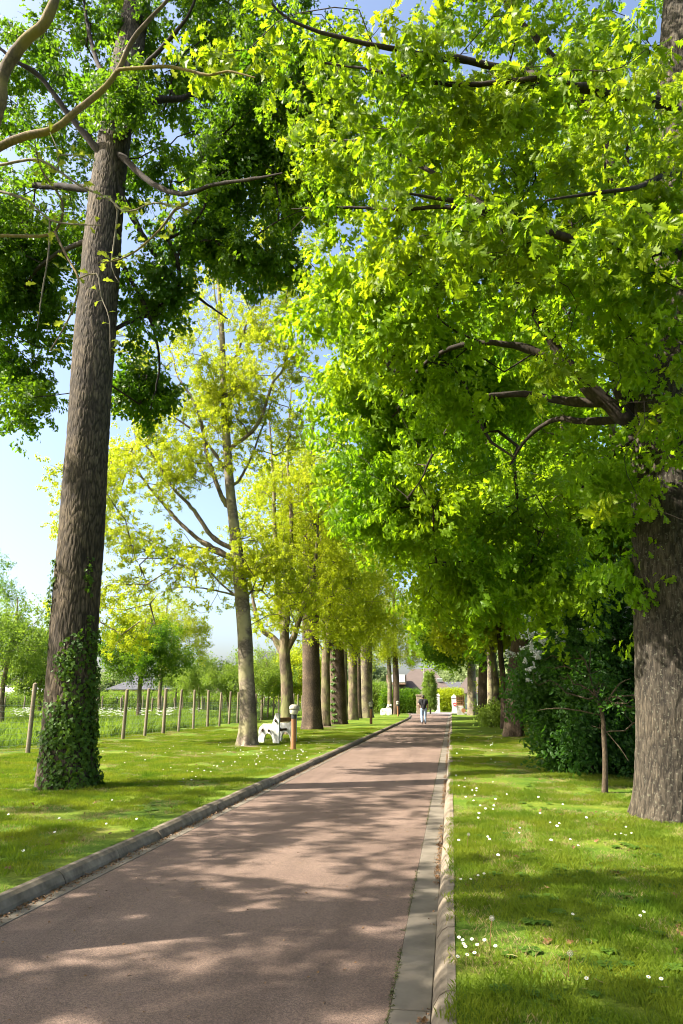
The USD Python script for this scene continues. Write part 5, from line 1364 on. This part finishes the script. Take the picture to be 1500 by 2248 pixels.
def scatter_grass(name, label, x0, x1, y0, y1, step, seed, keep=None, zf=lawn_z, protos=G_LAWN, mats=None, sc=(0.8, 1.25)):
    rng = np.random.default_rng(seed)
    X, Y = np.meshgrid(np.arange(x0, x1, step), np.arange(y0, y1, step), indexing='ij')
    p = np.c_[X.ravel(), Y.ravel()] + rng.uniform(-step / 2, step / 2, (X.size, 2))
    p[:, 0] = np.clip(p[:, 0], x0 + .168, None)
    n1 = meshkit.fbm(np.c_[p * 0.9, np.zeros(len(p))], 3, 4)
    ok = n1 + rng.normal(0, .05, len(n1)) < 0.645
    if keep is not None:
        ok &= keep(p)
    p, n1 = p[ok], n1[ok]
    d = p - [0, 0]
    n = len(p)
    ang = rng.uniform(0, 6.28, n)
    R = np.array([rotz(a) for a in ang])
    idx = np.where(rng.random(n) < .12, 3, rng.integers(0, 3, n))
    idx = np.where((n1 + rng.normal(0, .05, n) > .57) | (rng.random(n) < .13), len(protos) - 1, idx)
    z = zf(p[:, 0], p[:, 1])
    s = rng.uniform(*sc, n)
    S = np.c_[np.full(n, 1.0), np.full(n, 1.0), s * np.clip(1.45 - n1, .6, 1.2)]
    mats = mats or [GRASS, GRASS, GRASS, GRASS, GRASS_DRY]
    return instancer(name, None, protos, mats, np.c_[p, z], R, S, idx, label=label, cat='grass')


scatter_grass('grass', 'short green grass of the right verge', KR + KW - .06, 7.0, 1.5, 30, .2, 201)
in_left = lambda p: (p[:, 0] < left_x - .15 + bend(p[:, 1]))
scatter_grass('grass', 'short green grass of the left verge', -13.0, left_x - .06, 4.0, 36, .22, 202, keep=in_left)
G_TALL = [blade_patch(rg, 170, .7, .34, .0055, .7), blade_patch(rg, 150, .7, .42, .006, .9), blade_patch(rg, 170, .7, .28, .006, .6), blade_patch(rg, 120, .7, .5, .006, .8), blade_patch(rg, 120, .7, .36, .006, 1.0)]
scatter_grass('meadow_grass', 'tall soft grass of the meadow beyond the fence', -46, -13.0, 13, 66, .55, 203, zf=lambda x, y: 0 * x, protos=G_TALL, mats=[GRASS_TALL] * 5)

# daisies: petals round a yellow eye; the nearest stand singly
DAISY_EYE = rough_mat('daisy_eye', (0.55, 0.38, 0.03), (0.7, 0.5, 0.05), 40)


def daisy_mesh(s=1.0):
    pet = []
    for k in range(13):
        a = k * 2 * np.pi / 13
        v = np.array([[.003, -.0018, 0], [.012, -.0028, .0012], [.0125, .0028, .0012], [.003, .0018, 0]]) @ rotz(a).T
        pet.append((v, np.array([[0, 1, 2], [0, 2, 3]])))
    v, f = join(pet)
    e = trimesh.creation.icosphere(1, .0042); ev = np.array(e.vertices) * [1, 1, .5]
    return (v * s, f), (ev * s, np.array(e.faces))


near_daisies = [(1008, 2058), (1016, 2064), (1022, 2078), (1036, 2062), (1018, 2072), (1048, 2074), (1088, 2077), (1064, 2064), (1042, 2092), (1026, 2096), (1005, 2100), (1288, 2148), (1424, 2145), (1452, 2149), (1406, 2010), (1414, 2002), (1258, 2007), (1063, 1918), (1050, 1922), (1034, 1930), (1012, 1930), (1270, 1856), (1351, 1832), (1364, 1830), (1374, 1833), (1387, 1829)]
dlab = 'small white daisy in the grass of the right verge'
d0 = None
for k, (a, b) in enumerate(near_daisies):
    q = G(a, b, .05)
    lab, grp = (('small white daisy in the tight cluster beside the right kerb', 'daisy cluster beside the right kerb') if k < 11 else ('white daisy standing apart in the shaded front of the right verge', 'single daisies at the front of the right verge') if k < 17 else ('white daisy near the foot of the great right oak', 'daisies near the right oak'))
    if d0 is None:
        d0 = thing('daisy', lab, 'daisy', q, group=grp)
        pm, em = daisy_mesh(0.85)
        tilt = np.array([[1, 0, 0], [0, .9, .43], [0, -.43, .9]]).T
        obj('petals', (pm[0] @ tilt.T, pm[1]), PETAL, d0); obj('eye', (em[0] @ tilt.T + [0, -.002, .002], em[1]), DAISY_EYE, d0, smooth=True)
        obj('stalk', tube([(0, 0, -.055), (.003, .004, -.03), (0, 0, -.001)], .0012, 4), GRASS, d0)
    else:
        copy_of(d0, q, rg.uniform(-.5, .5), lab, 'daisy', grp)
rd = np.random.default_rng(210)
dp = []
for (cx_, cy_, sx, sy, n) in ((1060, 1700, 45, 60, 90), (1130, 1790, 90, 30, 60), (620, 1660, 70, 12, 190), (560, 1645, 50, 12, 90), (200, 1850, 130, 40, 40), (430, 1690, 60, 14, 50), (1050, 1620, 50, 18, 110), (700, 1625, 60, 8, 80), (330, 1650, 80, 14, 60), (1250, 1850, 120, 25, 25)):
    for _ in range(int(n * .28)):
        a, b = rd.normal(cx_, sx), rd.normal(cy_, sy)
        if b < 1575:
            continue
        q = G(a, b, 0)
        if (q[0] > KR + KW + .05) or (q[0] < left_x - .1 + float(bend(q[1])) and q[0] > -12.8):
            if 2 < q[1] < 60:
                dp.append(q)
dp = np.array(dp)
dp[:, 2] = lawn_z(dp[:, 0], dp[:, 1]) + .045
pm, em = daisy_mesh(1.0)
tl_ = frames(np.c_[np.ones(len(dp)), rd.normal(0, .3, (len(dp), 2))], rd)
instancer('daisy_patch', None, [pm], [PETAL], dp, np.array([np.array([[1, 0, 0], [0, .85, .5], [0, -.5, .85]]).T @ rotz(a) for a in rd.uniform(0, 6, len(dp))]), rd.uniform(.8, 1.35, len(dp)), np.zeros(len(dp), int), label='scattered white daisies over both verges', cat='flowers')

for a, b, hh, lab in ((1252, 2093, .12, 'grey dandelion seed head standing alone in the shaded right verge'), (1080, 2016, .17, 'dandelion seed head on a reddish leaning stalk near the daisies'), (1029, 1832, .13, 'pale dandelion seed head close to the right kerb')):
    q = G(a, b, hh); q[2] = 0
    t = thing('dandelion', lab, 'dandelion', q)
    vv = trimesh.creation.icosphere(1, 1.0).vertices
    spk = []
    for n_ in vv:
        spk.append(tube([n_ * .002 + [0, 0, hh], n_ * .015 + [0, 0, hh]], [.0002, .0003], 3, False))
        x_ = rot_to(n_)
        st_ = np.array([[.015, -.0022, 0], [.0165, .0022, 0], [.0155, 0, .0022], [.0165, 0, -.0022]]) @ x_.T + [0, 0, hh]
        spk.append((st_, np.array([[0, 1, 2], [0, 3, 1]])))
    obj('seed_head', join(spk), SEED, t)
    obj('stalk', tube([(-.02, 0, -.01), (-.012, .004, hh * .5), (0, 0, hh)], .0022, 6), LITTER, t)

# cow parsley in the meadow
rp = np.random.default_rng(220)
umb = []
for k in range(7):
    c = np.array([rp.normal(0, .09), rp.normal(0, .09), rp.uniform(.55, .85)])
    umb.append(tube([(c[0] * .2, c[1] * .2, 0), c], .003, 3, False))
for_f = []
for k in range(150):
    j = rp.integers(0, 7)
    c = umb[j][0][-3:].mean(0) + [rp.normal(0, .04), rp.normal(0, .04), rp.uniform(-.005, .02)]
    for_f.append((np.array([[-.009, -.009, 0], [.009, -.009, 0], [.009, .009, 0], [-.009, .009, 0]]) @ rot_to(rp.normal(0, 1, 3)).T + c, np.array([[0, 1, 2], [0, 2, 3]])))
pp = np.array([[*G(rp.normal(310, 70), rp.uniform(1576, 1600))[:2], 0.0] for _ in range(38)] + [[*G(rp.normal(580, 25), rp.uniform(1576, 1588))[:2], 0.0] for _ in range(10)] + [[*G(rp.uniform(0, 60), rp.uniform(1576, 1600))[:2], 0.0] for _ in range(10)])
pp = pp[pp[:, 0] < -13.2]
instancer('cow_parsley', None, [join(for_f), join(umb)], [PETAL, GRASS_TALL], np.vstack([pp, pp]), np.repeat(np.eye(3)[None], 2 * len(pp), 0), np.full(2 * len(pp), 1.0), np.r_[np.zeros(len(pp), int), np.ones(len(pp), int)], label='white cow parsley flowering in the meadow', cat='flowers')

# dry litter along the gutters, moss in the joint of the tarmac
rl2 = np.random.default_rng(230)


def flakes(name, label, xs, ys, z, size, mat):
    n = len(xs)
    pr = [leaf(1.0, PLAIN, 1.2, .3, .3), leaf(1.0, OAK_LO, .9, .4, .5)]
    x = rl2.normal(0, 1, (n, 3)); x[:, 2] *= .25
    instancer(name, None, pr, [mat] * 2, np.c_[xs, ys, np.full(n, z)], frames(x, rl2), rl2.uniform(.4, 1.5, n) * size, rl2.integers(0, 2, n), label=label, cat='litter')


n = 5200
y = 2.5 + 60 * rl2.random(n) ** 1.7
sel = meshkit.fbm(np.c_[y * .8, 0 * y, 0 * y], 3, 2) + rl2.normal(0, .06, n) > .46
y = y[sel]
flakes('leaf_litter', 'brown dry litter lying along the foot of the right kerb', KR - .008 - np.abs(rl2.normal(0, .022, len(y))), y, ROAD_Z + .012, .018, LITTER)
y = 4 + 55 * rl2.random(4200) ** 1.6
flakes('leaf_litter', 'rusty dry litter lying along the foot of the left kerb', KL + bend(y) + .01 + np.abs(rl2.normal(0, .04, len(y))), y, ROAD_Z + .012, .022, LITTER)
y = 2.5 + 50 * rl2.random(5200) ** 1.8
sel = meshkit.fbm(np.c_[y * 1.1, 0 * y, 0 * y + 3], 3, 6) + rl2.normal(0, .05, len(y)) > .45
y = y[sel]
flakes('moss', 'dark moss in the joint between tarmac and right gutter', KR - .21 + rl2.normal(0, .007, len(y)), y, ROAD_Z + .006, .013, MOSS)
n = 900
flakes('fallen_bits', 'scattered leaf bits and catkins on the tarmac', rl2.uniform(KL + .25, KR - .3, n), 2.2 + 35 * rl2.random(n) ** 1.5, ROAD_Z + .006, .017, LITTER)
n = 2600
xs = np.where(rl2.random(n) < .5, rl2.uniform(KR + KW + .05, 5.5, n), rl2.uniform(-9.5, KL - KW - .1, n)); ys = 2.5 + 24 * rl2.random(n) ** 1.4
pr = [leaf(1.0, OAK_LO, .9, .4, .5), tube([(-.5, 0, 0), (0, .08, .03), (.5, 0, 0)], .035, 3)]
x = rl2.normal(0, 1, (n, 3)); x[:, 2] *= .2
instancer('leaf_litter', None, pr, [LITTER, GRASS_DRY], np.c_[xs, ys, lawn_z(xs, ys) + .022], frames(x, rl2), rl2.uniform(.025, .075, n), (rl2.random(n) < .6).astype(int), label='dry leaves and bits of twig lying in the mown verges', cat='litter')
# broad-leaved weeds in the mown grass
n = 1500
xs = np.where(rl2.random(n) < .6, rl2.uniform(KR + KW + .1, 5.0, n), rl2.uniform(-9.0, KL - KW - .2, n)); ys = 2.5 + 16 * rl2.random(n) ** 1.3
ok = meshkit.fbm(np.c_[xs * .8, ys * .8, 0 * xs], 2, 12) > .52
xs, ys = xs[ok], ys[ok]; n = len(xs)
weed = join([(lambda v, f, a: (v @ rotz(a).T, f))(*leaf(.055, PLAIN, 1.3, .2, -.15 + .5 * rl2.random()), a) for a in np.arange(7) * .9])
instancer('weeds', None, [weed], [LEAF_IVY], np.c_[xs, ys, lawn_z(xs, ys) + .016], np.array([rotz(a) for a in rl2.uniform(0, 6, n)]), rl2.uniform(.5, 1.3, n), np.zeros(n, int), label='broad-leaved weeds and clover low in the mown grass', cat='weeds')
# bare earth about the maple's and third tree's feet
for (a, b, r_, lab) in ( (530, 1638, .55, 'bare sandy earth about the foot of the maple'), (712, 1595, .5, 'bare earth at the foot of the slim forked trunk')):
    q = G(a, b)
    m = trimesh.creation.icosphere(3, 1.0); v = np.array(m.vertices)
    v = v * (1 + .35 * (meshkit.fbm(v * 1.5, 3, 3)[:, None] - .5)) * [r_ * 1.3, r_, .014]
    obj('bare_earth', (v + [q[0], q[1], float(lawn_z(np.array([q[0]]), np.array([q[1]]))[0])], np.array(m.faces)), SOIL, smooth=True, kind='structure', label=lab)
